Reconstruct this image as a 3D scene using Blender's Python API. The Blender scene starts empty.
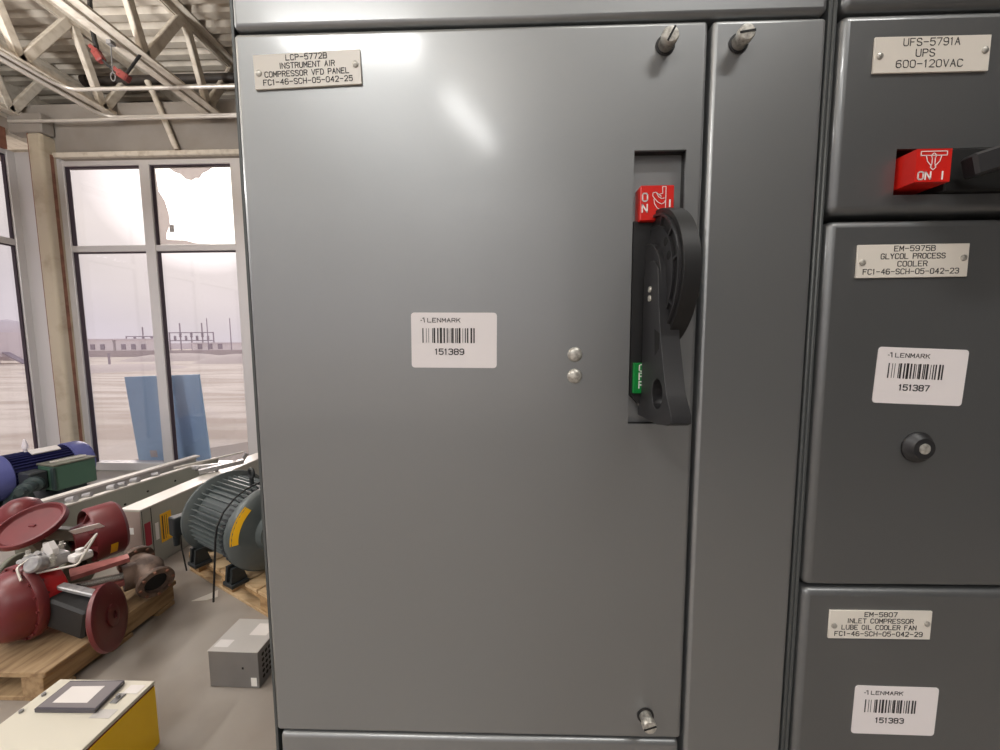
import bpy, bmesh, math, random
from mathutils import Matrix, Vector, Quaternion
random.seed(7)
PI = math.pi
S = bpy.context.scene
COL = S.collection

# ------------------------------------------------------------------ materials
def lin(c):
    return tuple((v/12.92 if v <= .04045 else ((v+.055)/1.055)**2.4) for v in (x/255 for x in c))

def nd(t, kind, **kw):
    n = t.nodes.new(kind)
    for k, v in kw.items():
        setattr(n, k, v)
    return n

def mat(name, rgb, rough=.5, metal=0., spec=.5, rgb2=None, scale=8., lo=.4, hi=.7, bump=0., bscale=60., detail=4., stretch=None, coat=0.):
    m = bpy.data.materials.new(name); m.use_nodes = True
    t = m.node_tree; b = t.nodes['Principled BSDF']
    b.inputs['Base Color'].default_value = (*lin(rgb), 1)
    b.inputs['Roughness'].default_value = rough
    b.inputs['Metallic'].default_value = metal
    b.inputs['Specular IOR Level'].default_value = spec
    b.inputs['Coat Weight'].default_value = coat
    b.inputs['Coat Roughness'].default_value = .13
    tc = nd(t, 'ShaderNodeTexCoord')
    src = tc.outputs['Object']
    if stretch:
        mp = nd(t, 'ShaderNodeMapping'); mp.inputs['Scale'].default_value = stretch
        t.links.new(src, mp.inputs['Vector']); src = mp.outputs['Vector']
    if rgb2:
        n = nd(t, 'ShaderNodeTexNoise'); n.inputs['Scale'].default_value = scale; n.inputs['Detail'].default_value = detail
        t.links.new(src, n.inputs['Vector'])
        r = nd(t, 'ShaderNodeValToRGB')
        r.color_ramp.elements[0].position = lo; r.color_ramp.elements[1].position = hi
        r.color_ramp.elements[0].color = (*lin(rgb), 1); r.color_ramp.elements[1].color = (*lin(rgb2), 1)
        t.links.new(n.outputs['Fac'], r.inputs['Fac'])
        t.links.new(r.outputs['Color'], b.inputs['Base Color'])
    if bump:
        n2 = nd(t, 'ShaderNodeTexNoise'); n2.inputs['Scale'].default_value = bscale; n2.inputs['Detail'].default_value = 3
        t.links.new(src, n2.inputs['Vector'])
        bp = nd(t, 'ShaderNodeBump'); bp.inputs['Strength'].default_value = bump; bp.inputs['Distance'].default_value = .002
        t.links.new(n2.outputs['Fac'], bp.inputs['Height'])
        t.links.new(bp.outputs['Normal'], b.inputs['Normal'])
    return m

M = {}
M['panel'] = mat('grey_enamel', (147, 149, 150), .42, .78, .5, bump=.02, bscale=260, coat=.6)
M['panel_shade'] = mat('grey_enamel_shaded', (116, 118, 119), .44, .7, .5, bump=.02, bscale=260, coat=.6)  # same enamel, darkened for the dimmer light on the right section
M['frame'] = mat('frame_grey', (84, 87, 87), .4, .3)
M['dark'] = mat('gap_black', (12, 12, 12), .7)
M['black'] = mat('black_plastic', (38, 38, 40), .42, 0, .5, bump=.05, bscale=900)
M['black2'] = mat('black_rim', (22, 22, 23), .5)
M['plate'] = mat('engraved_white', (222, 216, 206), .35)
M['ink'] = mat('ink', (38, 36, 36), .6)
M['sticker'] = mat('sticker_white', (232, 226, 226), .4)
M['zinc'] = mat('zinc', (205, 202, 194), .35, .5, rgb2=(150, 146, 138), scale=300)
M['red'] = mat('flag_red', (208, 34, 26), .35)
M['green'] = mat('flag_green', (0, 128, 52), .35)
M['white'] = mat('white_print', (240, 238, 235), .5)
M['floor'] = mat('concrete', (164, 157, 150), .38, 0, .5, rgb2=(136, 126, 116), scale=1.3, lo=.35, hi=.72, bump=.06, bscale=30, detail=8)
M['wallp'] = mat('wall_paint', (196, 190, 180), .7)
M['rearp'] = mat('dark_unseen_wall', (112, 110, 108), .7)  # unseen walls made dark so the panel reflects less at right
M['bulk'] = mat('bulkhead_paint', (146, 139, 132), .7, rgb2=(136, 128, 120), scale=3)
M['cream'] = mat('cream_steel', (212, 203, 190), .55, rgb2=(180, 168, 152), scale=14, lo=.45, hi=.75, bump=.1)
M['deck'] = mat('deck_paint', (206, 197, 184), .6, rgb2=(176, 165, 150), scale=5, lo=.45, hi=.8)
M['alu'] = mat('aluminium_frame', (206, 204, 205), .4, .3)
M['gasket'] = mat('gasket', (54, 40, 52), .6)
M['column'] = mat('column_beige', (184, 173, 154), .5, rgb2=(156, 140, 118), scale=5, lo=.5, hi=.8)
M['rust'] = mat('rusty_lintel', (140, 96, 78), .7, rgb2=(104, 66, 50), scale=9)
M['conduit'] = mat('conduit', (212, 206, 198), .35, .4)
M['blackpipe'] = mat('black_pipe', (52, 46, 42), .5)
M['redclamp'] = mat('red_clamp', (124, 46, 42), .5)
M['ink_rubber'] = mat('black_rubber', (26, 25, 26), .6)
M['valve'] = mat('valve_red', (112, 41, 44), .38, 0, .4, rgb2=(98, 44, 46), scale=6, bump=.08, bscale=25)
M['valve_b'] = mat('valve_bright_red', (178, 30, 34), .35)
M['valve_p'] = mat('valve_faded_pink', (172, 104, 98), .55, rgb2=(134, 66, 64), scale=10)
M['rustbody'] = mat('rust_brown', (118, 98, 86), .6, .2, rgb2=(70, 53, 44), scale=18, lo=.4, hi=.65, bump=.3, bscale=80)
M['cast'] = mat('cast_greenish', (112, 112, 98), .6, rgb2=(88, 84, 74), scale=12)
M['instr'] = mat('instrument_grey', (176, 174, 174), .4, .4, rgb2=(140, 138, 140), scale=30)
M['white_plastic'] = mat('white_cover', (218, 214, 212), .4)
M['motor'] = mat('motor_grey', (98, 104, 104), .42, .1, rgb2=(82, 90, 90), scale=6)
M['motor_d'] = mat('motor_dark', (40, 44, 46), .5)
M['wood'] = mat('pallet_pine', (206, 178, 140), .7, rgb2=(172, 138, 98), scale=6, stretch=(1, 6, 6), bump=.2)
M['wood_s'] = mat('stringer_pine', (186, 152, 108), .75, rgb2=(146, 112, 74), scale=6, stretch=(1, 6, 6), bump=.2)
M['wood_o'] = mat('pallet_old', (168, 142, 108), .75, rgb2=(128, 102, 74), scale=6, stretch=(6, 1, 6), bump=.25)
M['yellow'] = mat('cabinet_yellow', (255, 204, 10), .4)
M['ivory'] = mat('cabinet_ivory', (212, 206, 190), .4)
M['maroon'] = mat('seal_maroon', (120, 34, 26), .5)
M['tab'] = mat('tablet_dark', (70, 66, 76), .3)
M['tabf'] = mat('tablet_bezel', (128, 122, 124), .3)
M['paper'] = mat('paper', (222, 216, 212), .5)
M['galv'] = mat('galvanised_box', (140, 138, 138), .4, .3, rgb2=(126, 124, 124), scale=4)
M['galv_t'] = mat('galvanised_lit_top', (196, 192, 188), .4, .2)  # box lid: light falling on the top is put into the colour
M['encl'] = mat('enclosure_grey', (170, 170, 160), .45, .1, rgb2=(156, 158, 148), scale=3)
M['encl_w'] = mat('pale_lit_edge', (214, 208, 200), .4, .1)  # window light on top edges painted in; also serves a few pale oddments
M['encl_f'] = mat('enclosure_front', (164, 146, 138), .5)
M['lyellow'] = mat('label_yellow', (244, 186, 20), .45)
M['lred'] = mat('label_red', (168, 42, 62), .45)
M['blue'] = mat('motor_blue', (40, 42, 92), .4, .1)
M['blue_l'] = mat('motor_lavender', (88, 92, 148), .4, .1)
M['greenbox'] = mat('box_green', (62, 92, 76), .45)
M['green_d'] = mat('base_green', (44, 58, 58), .5)
M['board'] = mat('blue_board', (186, 224, 255), .5, rgb2=(176, 216, 252), scale=1.5)
M['snow'] = mat('yard_ground', (246, 236, 222), .9, rgb2=(216, 202, 186), scale=.9, lo=.42, hi=.6, stretch=(.25, 1.6, 1), detail=10)
M['apron'] = mat('apron', (182, 170, 158), .8)
M['snowbank'] = mat('snowbank', (228, 216, 208), .9)
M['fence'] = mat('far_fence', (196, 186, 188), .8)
M['trailer'] = mat('hazy_trailer', (246, 240, 242), .7)  # whitened with painted distance haze
M['far_dark'] = mat('far_dark', (172, 162, 172), .8)  # dark far parts, paled by haze mixed into the colour
M['far_mid'] = mat('far_mid', (234, 226, 232), .8)  # light far parts, haze mixed into the colour
M['fix'] = mat('fixture_white', (225, 225, 225), .5)

def glass_mat(name, tint, film=0.):
    m = bpy.data.materials.new(name); m.use_nodes = True; t = m.node_tree
    t.nodes.remove(t.nodes['Principled BSDF']); out = t.nodes['Material Output']
    tr = nd(t, 'ShaderNodeBsdfTransparent'); tr.inputs[0].default_value = (*tint, 1)
    gl = nd(t, 'ShaderNodeBsdfGlossy'); gl.inputs['Roughness'].default_value = .02
    mx = nd(t, 'ShaderNodeMixShader'); mx.inputs[0].default_value = .05
    t.links.new(tr.outputs[0], mx.inputs[1]); t.links.new(gl.outputs[0], mx.inputs[2])
    last = mx
    if film:
        tl = nd(t, 'ShaderNodeBsdfTranslucent'); tl.inputs[0].default_value = (.8, .76, .74, 1)
        m2 = nd(t, 'ShaderNodeMixShader'); m2.inputs[0].default_value = film
        t.links.new(mx.outputs[0], m2.inputs[1]); t.links.new(tl.outputs[0], m2.inputs[2]); last = m2
    t.links.new(last.outputs[0], out.inputs['Surface'])
    return m
M['glass'] = glass_mat('window_glass', (.84, .82, .84))
M['clear'] = glass_mat('clear_glass', (.97, .97, .97))
M['film'] = glass_mat('torn_film', (.62, .58, .57), .25)

# ------------------------------------------------------------------ mesh builder
def root_of(o):
    while o.parent: o = o.parent
    return o

class MB:
    def __init__(s, mtx=None):
        s.bm = bmesh.new(); s.M = mtx or Matrix.Identity(4); s.flat = False; s.bv = 0.
    def _v(s, co): return s.bm.verts.new(s.M @ Vector(co))
    def face(s, cos):
        try: return s.bm.faces.new([s._v(c) for c in cos])
        except ValueError: return None
    def box(s, x0, x1, y0, y1, z0, z1, bev=0., seg=2, mtx=None):
        mt = s.M @ (mtx or Matrix.Identity(4))
        vs = [s.bm.verts.new(mt @ Vector((x, y, z))) for x in (x0, x1) for y in (y0, y1) for z in (z0, z1)]
        fs = [s.bm.faces.new([vs[i] for i in q]) for q in ((0,1,3,2),(4,6,7,5),(0,4,5,1),(2,3,7,6),(0,2,6,4),(1,5,7,3))]
        if bev:
            es = list({e for f in fs for e in f.edges})
            bmesh.ops.bevel(s.bm, geom=es, offset=bev, segments=seg, profile=.5, affect='EDGES')
            s.flat = max(s.flat or 0, bev)
        return s
    def bar(s, p0, p1, w, h, up=(0, 0, 1), bev=0.):
        p0 = Vector(p0); p1 = Vector(p1); d = p1-p0; L = d.length; d.normalize()
        u = Vector(up)
        if abs(d.dot(u)) > .98: u = Vector((1, 0, 0))
        x = d.cross(u).normalized(); z = x.cross(d)
        mt = Matrix((( *x, 0), (*d, 0), (*z, 0), (0, 0, 0, 1))).transposed(); mt.translation = p0
        return s.box(-w/2, w/2, 0, L, -h/2, h/2, bev, 1, mt)
    def lathe(s, prof, o, ax, seg=32, sweep=2*PI, start=0., ref=None):
        """prof: list of (r, t) along axis"""
        o = Vector(o); a = Vector(ax).normalized()
        u = Vector(ref) if ref else (Vector((0, 0, 1)) if abs(a.z) < .9 else Vector((1, 0, 0)))
        u = (u - a*a.dot(u)).normalized(); v = a.cross(u)
        full = abs(sweep-2*PI) < 1e-6; n = seg if full else seg+1
        rings = []
        for r, t in prof:
            if r < 1e-6: rings.append([s._v(o+a*t)])
            else: rings.append([s._v(o+a*t+(u*math.cos(start+sweep*i/seg)+v*math.sin(start+sweep*i/seg))*r) for i in range(n)])
        for A, B in zip(rings, rings[1:]):
            for i in range(seg):
                j = (i+1) % n
                q = [A[i % len(A)], A[j % len(A)], B[j % len(B)], B[i % len(B)]]
                q2 = []
                for k in q:
                    if k not in q2: q2.append(k)
                if len(q2) > 2:
                    try: s.bm.faces.new(q2)
                    except ValueError: pass
        return s
    def cyl(s, p0, p1, r0, r1=None, seg=20):
        p0 = Vector(p0); p1 = Vector(p1); r1 = r0 if r1 is None else r1; L = (p1-p0).length
        return s.lathe([(0, 0), (r0, 0), (r1, L), (0, L)], p0, p1-p0, seg)
    def tube(s, pts, r, seg=8):
        pts = [Vector(p) for p in pts]; n = len(pts); rings = []
        t0 = (pts[1]-pts[0]).normalized()
        u = t0.orthogonal().normalized()
        for i, p in enumerate(pts):
            t = (pts[min(i+1, n-1)]-pts[max(i-1, 0)]).normalized()
            u = (u - t*t.dot(u)).normalized(); v = t.cross(u)
            rings.append([s._v(p+(u*math.cos(2*PI*k/seg)+v*math.sin(2*PI*k/seg))*r) for k in range(seg)])
        for A, B in zip(rings, rings[1:]):
            for k in range(seg): s.bm.faces.new([A[k], A[(k+1) % seg], B[(k+1) % seg], B[k]])
        s.bm.faces.new(rings[0][::-1]); s.bm.faces.new(rings[-1])
        return s
    def prism(s, outer, holes, fn, w0, w1):
        """polygon (a,b) with holes, extruded between w0 and w1; fn(a,b,w)->xyz"""
        for w in (w0, w1):
            es = []
            for loop in [outer]+holes:
                vs = [s._v(fn(a, b, w)) for a, b in loop]
                es += [s.bm.edges.new((vs[i], vs[(i+1) % len(vs)])) for i in range(len(vs))]
            bmesh.ops.triangle_fill(s.bm, use_beauty=True, use_dissolve=False, edges=es)
        for loop in [outer]+holes:
            A = [s._v(fn(a, b, w0)) for a, b in loop]; B = [s._v(fn(a, b, w1)) for a, b in loop]
            for i in range(len(A)):
                j = (i+1) % len(A); s.bm.faces.new([A[i], A[j], B[j], B[i]])
        return s
    def ball(s, c, r, sx=1, sy=1, sz=1, u=16, v=10):
        mt = s.M @ Matrix.Translation(c) @ Matrix.Diagonal((sx, sy, sz, 1))
        bmesh.ops.create_uvsphere(s.bm, u_segments=u, v_segments=v, radius=r, matrix=mt); return s
    def build(s, name, material, parent=None, smooth=True, angle=40, **props):
        bmesh.ops.remove_doubles(s.bm, verts=s.bm.verts, dist=1e-6)
        bmesh.ops.recalc_face_normals(s.bm, faces=s.bm.faces)
        vs = [v.co for v in s.bm.verts]
        if parent: off = root_of(parent).location.copy()
        else:
            off = Vector(((min(v.x for v in vs)+max(v.x for v in vs))/2, (min(v.y for v in vs)+max(v.y for v in vs))/2, min(v.z for v in vs)))
        for v in s.bm.verts: v.co = v.co - off
        if smooth:
            for f in s.bm.faces: f.smooth = True
            if getattr(s, 'door', False):
                ym = min(v.co.y for v in s.bm.verts)
                for f in s.bm.faces:
                    if all(abs(v.co.y-ym) < 1e-6 for v in f.verts): f.smooth = False
            if s.flat:      # large faces of bevelled boxes stay flat, only the bevels shade smoothly
                big = max(f.calc_area() for f in s.bm.faces)*.02
                for f in s.bm.faces:
                    if len(f.edges) >= 4 and f.calc_area() > big and min(e.calc_length() for e in f.edges) > s.flat*1.3: f.smooth = False
            for e in s.bm.edges:
                if len(e.link_faces) == 2 and e.calc_face_angle(0) > math.radians(angle): e.smooth = False
        me = bpy.data.meshes.new(name); s.bm.to_mesh(me); s.bm.free()
        me.materials.append(M[material])
        o = bpy.data.objects.new(name, me); COL.objects.link(o)
        if parent: o.parent = parent
        else: o.location = off
        if s.bv:
            md = o.modifiers.new('bevel', 'BEVEL'); md.width = s.bv; md.segments = 2; md.limit_method = 'ANGLE'; md.angle_limit = math.radians(40); md.harden_normals = False
        for k, v in props.items(): o[k] = v
        return o

def thing(name, label, cat, loc=(0, 0, 0), group=None):
    o = bpy.data.objects.new(name, None); COL.objects.link(o); o.location = loc; o.empty_display_size = .05
    o['label'] = label; o['category'] = cat
    if group: o['group'] = group
    return o
def tag(o, label, cat, group=None, kind=None):
    o['label'] = label; o['category'] = cat
    if group: o['group'] = group
    if kind: o['kind'] = kind
    return o
def struct(o): o['kind'] = 'structure'; return o
def copy_tree(o, parent=None):
    c = o.copy(); COL.objects.link(c)
    if parent: c.parent = parent
    for ch in list(o.children): copy_tree(ch, c)
    return c
def axes(o, x, y, z):
    m = Matrix(((*x, 0), (*y, 0), (*z, 0), (0, 0, 0, 1))).transposed(); m.translation = o
    return m
def face_frame(x, y, z, rot=0.):
    """local u right, v up, w toward the viewer (-y)"""
    c, sn = math.cos(math.radians(rot)), math.sin(math.radians(rot))
    return axes((x, y, z), (c, 0, sn), (-sn, 0, c), (0, -1, 0))

# ------------------------------------------------------------------ engraved stroke lettering (4 x 6 grid)
GL = {
'A': [[(0,0),(2,6),(4,0)],[(.8,2.2),(3.2,2.2)]], 'B': [[(0,0),(0,6),(3,6),(3.8,5.3),(3.8,3.9),(3,3.2),(0,3.2)],[(3,3.2),(4,2.4),(4,.8),(3.1,0),(0,0)]],
'C': [[(4,5),(3,6),(1,6),(0,5),(0,1),(1,0),(3,0),(4,1)]], 'D': [[(0,0),(0,6),(2.6,6),(4,4.6),(4,1.4),(2.6,0),(0,0)]],
'E': [[(4,6),(0,6),(0,0),(4,0)],[(0,3.1),(3,3.1)]], 'F': [[(4,6),(0,6),(0,0)],[(0,3.1),(3,3.1)]],
'G': [[(4,5),(3,6),(1,6),(0,5),(0,1),(1,0),(3,0),(4,1),(4,2.8),(2.4,2.8)]], 'H': [[(0,0),(0,6)],[(4,0),(4,6)],[(0,3),(4,3)]],
'I': [[(2,0),(2,6)]], 'K': [[(0,0),(0,6)],[(4,6),(0,2.4)],[(1.5,3.8),(4,0)]], 'L': [[(0,6),(0,0),(4,0)]],
'M': [[(0,0),(0,6),(2,2),(4,6),(4,0)]], 'N': [[(0,0),(0,6),(4,0),(4,6)]], 'O': [[(1,0),(0,1),(0,5),(1,6),(3,6),(4,5),(4,1),(3,0),(1,0)]],
'P': [[(0,0),(0,6),(3,6),(4,5.2),(4,3.8),(3,3),(0,3)]], 'R': [[(0,0),(0,6),(3,6),(4,5.2),(4,3.8),(3,3),(0,3)],[(2.2,3),(4,0)]],
'S': [[(4,5),(3,6),(1,6),(0,5.2),(0,3.9),(1,3.2),(3,2.8),(4,2.1),(4,.8),(3,0),(1,0),(0,1)]], 'T': [[(0,6),(4,6)],[(2,6),(2,0)]],
'U': [[(0,6),(0,1),(1,0),(3,0),(4,1),(4,6)]], 'V': [[(0,6),(2,0),(4,6)]], 'X': [[(0,0),(4,6)],[(0,6),(4,0)]], 'Y': [[(0,6),(2,3),(4,6)],[(2,3),(2,0)]],
'0': [[(1,0),(0,1),(0,5),(1,6),(3,6),(4,5),(4,1),(3,0),(1,0)]], '1': [[(1,5),(2,6),(2,0)]], '2': [[(0,5),(1,6),(3,6),(4,5),(4,3.8),(0,0),(4,0)]],
'3': [[(0,5.2),(1,6),(3,6),(4,5.2),(4,3.9),(3,3.2),(1.6,3.2)],[(3,3.2),(4,2.4),(4,.8),(3,0),(1,0),(0,.8)]], '4': [[(3,0),(3,6),(0,2),(4,2)]],
'5': [[(4,6),(.3,6),(0,3.2),(1,3.7),(3,3.7),(4,2.8),(4,1),(3,0),(1,0),(0,.8)]], '6': [[(3.8,5.4),(3,6),(1.2,6),(0,4.8),(0,1),(1,0),(3,0),(4,1),(4,2.5),(3,3.4),(1,3.4),(0,2.6)]],
'7': [[(0,6),(4,6),(1.4,0)]], '8': [[(1,3.2),(0,4),(0,5.2),(1,6),(3,6),(4,5.2),(4,4),(3,3.2),(1,3.2),(0,2.4),(0,.8),(1,0),(3,0),(4,.8),(4,2.4),(3,3.2)]],
'9': [[(.2,.6),(1,0),(2.8,0),(4,1.2),(4,5),(3,6),(1,6),(0,5),(0,3.6),(1,2.7),(3,2.7),(4,3.5)]], '-': [[(.2,3),(3.8,3)]], ' ': []}
NARROW = {'I': 1.2, '1': 2.4}

def stroke(mb, fr, pts, w, t=.0002, w0=0.):
    for (a, b), (c, d) in zip(pts, pts[1:]):
        dx, dy = c-a, d-b; L = math.hypot(dx, dy)
        if L < 1e-9: continue
        ux, uy = dx/L, dy/L; nx, ny = -uy*w/2, ux*w/2; ex, ey = ux*w*.35, uy*w*.35
        q = [(a-ex+nx, b-ey+ny), (a-ex-nx, b-ey-ny), (c+ex-nx, d+ey-ny), (c+ex+nx, d+ey+ny)]
        top = [mb.bm.verts.new(fr @ Vector((x, y, w0+t))) for x, y in q]
        bot = [mb.bm.verts.new(fr @ Vector((x, y, w0))) for x, y in q]
        mb.bm.faces.new(top)
        for i in range(4):
            j = (i+1) % 4; mb.bm.faces.new([top[i], bot[i], bot[j], top[j]])

def write(mb, fr, txt, u, v, width, h, w, w0=0.):
    """txt centred at u, baseline v, fitted to width"""
    adv = []; x = 0
    for ch in txt:
        cw = NARROW.get(ch, 4.) if ch != ' ' else 2.6
        adv.append((x, cw)); x += cw+1.7
    tot = x-1.7; kx = width/tot; ky = h/6
    for ch, (x0, cw) in zip(txt, adv):
        off = {'I': -1.4, '1': -.8}.get(ch, 0)
        for pl in GL[ch]:
            stroke(mb, fr, [(u-width/2+(x0+off+a)*kx, v+b*ky) for a, b in pl], w, .0002, w0)

# ------------------------------------------------------------------ camera
H = 1.5
F_PX, YAW, PITCH, ROLL = 362.9, math.radians(1.4747), math.radians(4.8124), math.radians(-.3266)
fwd = Vector((-math.sin(YAW)*math.cos(PITCH), math.cos(YAW)*math.cos(PITCH), -math.sin(PITCH)))
right = Vector((math.cos(YAW), math.sin(YAW), 0)); up = right.cross(fwd)
r2 = right*math.cos(ROLL)+up*math.sin(ROLL); u2 = up*math.cos(ROLL)-right*math.sin(ROLL)
cam = bpy.data.cameras.new('camera'); co = bpy.data.objects.new('camera', cam); COL.objects.link(co)
co.matrix_world = axes((0, 0, H), r2, u2, -fwd)
cam.sensor_fit = 'HORIZONTAL'; cam.sensor_width = 36; cam.lens = F_PX*36/1000; cam.clip_start = .01; cam.clip_end = 1000
S.camera = co

# ================================================================== SWITCHGEAR
D = .336           # plane of the door faces
YB = .84
def pan_door(mb, x0, x1, z0, z1, r=.004, holes=(), back=.02):
    """folded sheet door with rounded edges; holes: (hx0,hx1,hz0,hz1) cut through the face"""
    bm = mb.bm
    start = len(bm.verts)
    mb.box(x0, x1, D, D+back, z0, z1)
    bm.verts.ensure_lookup_table()
    vs = list(bm.verts)[start:]
    es = [e for e in {e for v in vs for e in v.link_edges} if sum(1 for v in e.verts if v.co.y < D+1e-6) >= 1]
    bmesh.ops.bevel(bm, geom=es, offset=r, segments=4, profile=.5, affect='EDGES')
    mb.door = True
    if holes:
        f = max((f for f in bm.faces if abs(f.normal.y) > .99 and f.calc_center_median().y < D+1e-4 or all(v.co.y < D+1e-6 for v in f.verts)), key=lambda f: f.calc_area())
        loop = [(v.co.x, v.co.z) for v in f.verts]
        bmesh.ops.delete(bm, geom=[f], context='FACES_ONLY')
        es = []
        allv = []
        for lp in [loop]+[[(a, c), (b, c), (b, d), (a, d)] for a, b, c, d in holes]:
            v = [bm.verts.new((p[0], D, p[1])) for p in lp]
            es += [bm.edges.new((v[i], v[(i+1) % len(v)])) for i in range(len(v))]
        bmesh.ops.triangle_fill(bm, use_beauty=True, use_dissolve=False, edges=es)
        for a, b, c, d in holes:
            for p, q in (((a, c), (b, c)), ((b, c), (b, d)), ((b, d), (a, d)), ((a, d), (a, c))):
                bm.faces.new([bm.verts.new(w) for w in ((p[0], D, p[1]), (q[0], D, q[1]), (q[0], D+.003, q[1]), (p[0], D+.003, p[1]))])
    return mb

def latch_screw(parent, x, z, slot_rot=60, L=.0125):
    g = MB().lathe([(.0062, -.0006), (.0082, .0002), (.0082, .0008), (.0064, .0012)], (x, D, z), (0, -1, 0), 24).build('grommet', 'ink_rubber', parent)
    mb = MB().lathe([(0, 0), (.0060, 0), (.0060, L-.006), (.0068, L-.005), (.0068, L-.0012), (.0060, L), (.0035, L+.0002), (0, L+.0002)], (x, D, z), (0, -1, 0), 24)
    sc = mb.build('latch_screw', 'zinc', parent)
    c, s_ = math.cos(math.radians(slot_rot)), math.sin(math.radians(slot_rot))
    fr = face_frame(x, D-L, z, slot_rot)
    mb = MB(); stroke(mb, fr, [(-.0058, 0), (.0058, 0)], .0017, .0004, .0001); mb.build('screw_slot', 'dark', sc)
    return sc

def nameplate(parent, x, z, rot, lines, w=.095, h=.0285):
    fr = face_frame(x, D, z, rot)
    p = MB(fr).box(-w/2, w/2, -h/2, h/2, .0002, .0018, .0003, 1).build('nameplate', 'plate', parent, label='white engraved plate')
    mb = MB(); n = len(lines); pitch = h/(n+.35)
    lh = pitch*.66
    for i, (t, wd) in enumerate(lines):
        v = h/2-(i+1)*pitch+pitch*.12
        write(mb, fr, t, wd[1], v, wd[0], lh, .00062, .0018)
    mb.build('lettering', 'ink', p)
    for sx in (-1, 1):
        c = fr @ Vector((sx*(w/2-.0045), -.001 if sx < 0 else .002, .0018))
        MB().lathe([(.0027, 0), (.0026, .0008), (.0014, .0014), (0, .0015)], c, (0, -1, 0), 14).build('rivet', 'zinc', p)
    return p

BARS = [(0,1.4,.6),(3.6,.7,.3),(6,.6,.4),(9.6,.9,.7),(11,1.8,1),(14.6,1.5,.9),(17.2,2.4,1),(20.8,1.6,1),(24,1.2,.9),(26,.6,.4),(28,1,.7),(29.2,1.8,1),(32.4,1,.7),(33.8,1.4,.7),(35.8,2,1),(39.6,.7,.4),(41.8,1.2,.8),(44,1.4,1),(47.4,1.8,1),(50.2,1.6,.8)]
def asset_label(parent, x, z, rot, num, w=.0792, h=.0508):
    fr = face_frame(x, D, z, rot)
    r = .003; outer = []
    for cx, cy, a0 in ((w/2-r, h/2-r, 0), (-w/2+r, h/2-r, 90), (-w/2+r, -h/2+r, 180), (w/2-r, -h/2+r, 270)):
        for k in range(5):
            a = math.radians(a0+22.5*k); outer.append((cx+r*math.cos(a), cy+r*math.sin(a)))
    p = MB(fr).prism(outer, [], lambda a, b, c: (a, b, c), .0001, .0005).build('asset_label', 'sticker', parent, smooth=False, label='white barcode sticker')
    mb = MB()
    write(mb, fr, 'LENMARK', -.0092, .0166, .0300, .0036, .00056, .0005)
    stroke(mb, fr, [(-.0306, .0182), (-.0296, .0182)], .0006, .0002, .0005)
    stroke(mb, fr, [(-.0288, .0201), (-.0276, .0205), (-.0272, .0166)], .0007, .0002, .0005)
    mb.build('logo_text', 'ink', p)
    mb = MB(); write(mb, fr, num, -.0042, -.0130, .0265, .0050, .0009, .0005)
    mb.build('number_text', 'ink', p)
    mb = MB()
    for a, bw, k in BARS:
        u = -.0292+a*.00094; ww = bw*.00082*(.6+.4*k)
        stroke(mb, fr, [(u+ww/2, .0108), (u+ww/2, -.0020)], ww, .0002, .0005)
    mb.build('barcode', 'ink', p)
    return p

# ---- left section: enclosure with its wireway door
XL, XR = -.2446, .2750
sec = thing('switchgear_section', 'tall grey steel switchgear enclosure holding the large door beside the windows', 'switchgear', (0, .59, 0))
mb = MB(); mb.box(XL, XL+.0025, .339, YB, .05, 2.286); mb.box(XR-.0035, XR, .3385, YB, .05, 2.286, .001, 1)
mb.box(XL, XR, YB-.004, YB, .05, 2.286); mb.box(XL, XR, .345, YB, 2.28, 2.286); mb.box(XL, XR, .36, YB, 0, .07)
mb.build('enclosure', 'frame', sec)
MB().box(XL+.003, XR-.004, .358, .372, .07, 2.28).build('door_frame', 'dark', sec)
wd = pan_door(MB(), .1738, .2690, .12, 1.7735, .004).build('wireway_door', 'panel', sec)
latch_screw(wd, .1955, 1.7535, 8)

# ---- the large unit
u1 = thing('control_unit', 'largest grey control unit with black rotary handle and barcode sticker in the middle', 'control unit', (-.036, D, 1.106))
HX0, HX1, HZ0, HZ1 = .1102, .1552, 1.4255, 1.6685
door = pan_door(MB(), -.2414, .1706, 1.1045, 1.7735, .004, [(HX0, HX1, HZ0, HZ1)]).build('door', 'panel', u1, angle=50)
mb = MB()
mb.box(HX0-.002, HX0, D+.0025, D+.0125, HZ0, HZ1); mb.box(HX1, HX1+.002, D+.0025, D+.0125, HZ0, HZ1)
mb.box(HX0-.002, HX1+.002, D+.0025, D+.0125, HZ1, HZ1+.002); mb.box(HX0-.002, HX1+.002, D+.0025, D+.0125, HZ0-.002, HZ0)
mb.build('recess_wall', 'black2', door)
MB().box(HX0-.002, HX1+.002, D+.009, D+.013, HZ0-.002, HZ1+.002).build('recess_plate', 'panel', door)
latch_screw(door, .134, 1.7535, 62); latch_screw(door, .1345, 1.1305, 20)
for z in (1.4905, 1.4705):
    MB().lathe([(.0068, 0), (.0068, .0006), (.0058, .002), (.0035, .003), (0, .0034)], (.0603, D, z), (0, -1, 0), 24).build('button_plug', 'zinc', door)
nameplate(u1, -.1758, 1.7405, 1.6, [('LCP-5772B', (.0362, 0)), ('INSTRUMENT AIR', (.0485, .0003)), ('COMPRESSOR VFD PANEL', (.0745, -.0005)), ('FC1-46-SCH-05-042-25', (.079, 0))])
asset_label(u1, -.0510, 1.5040, -.6, '151389')

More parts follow.
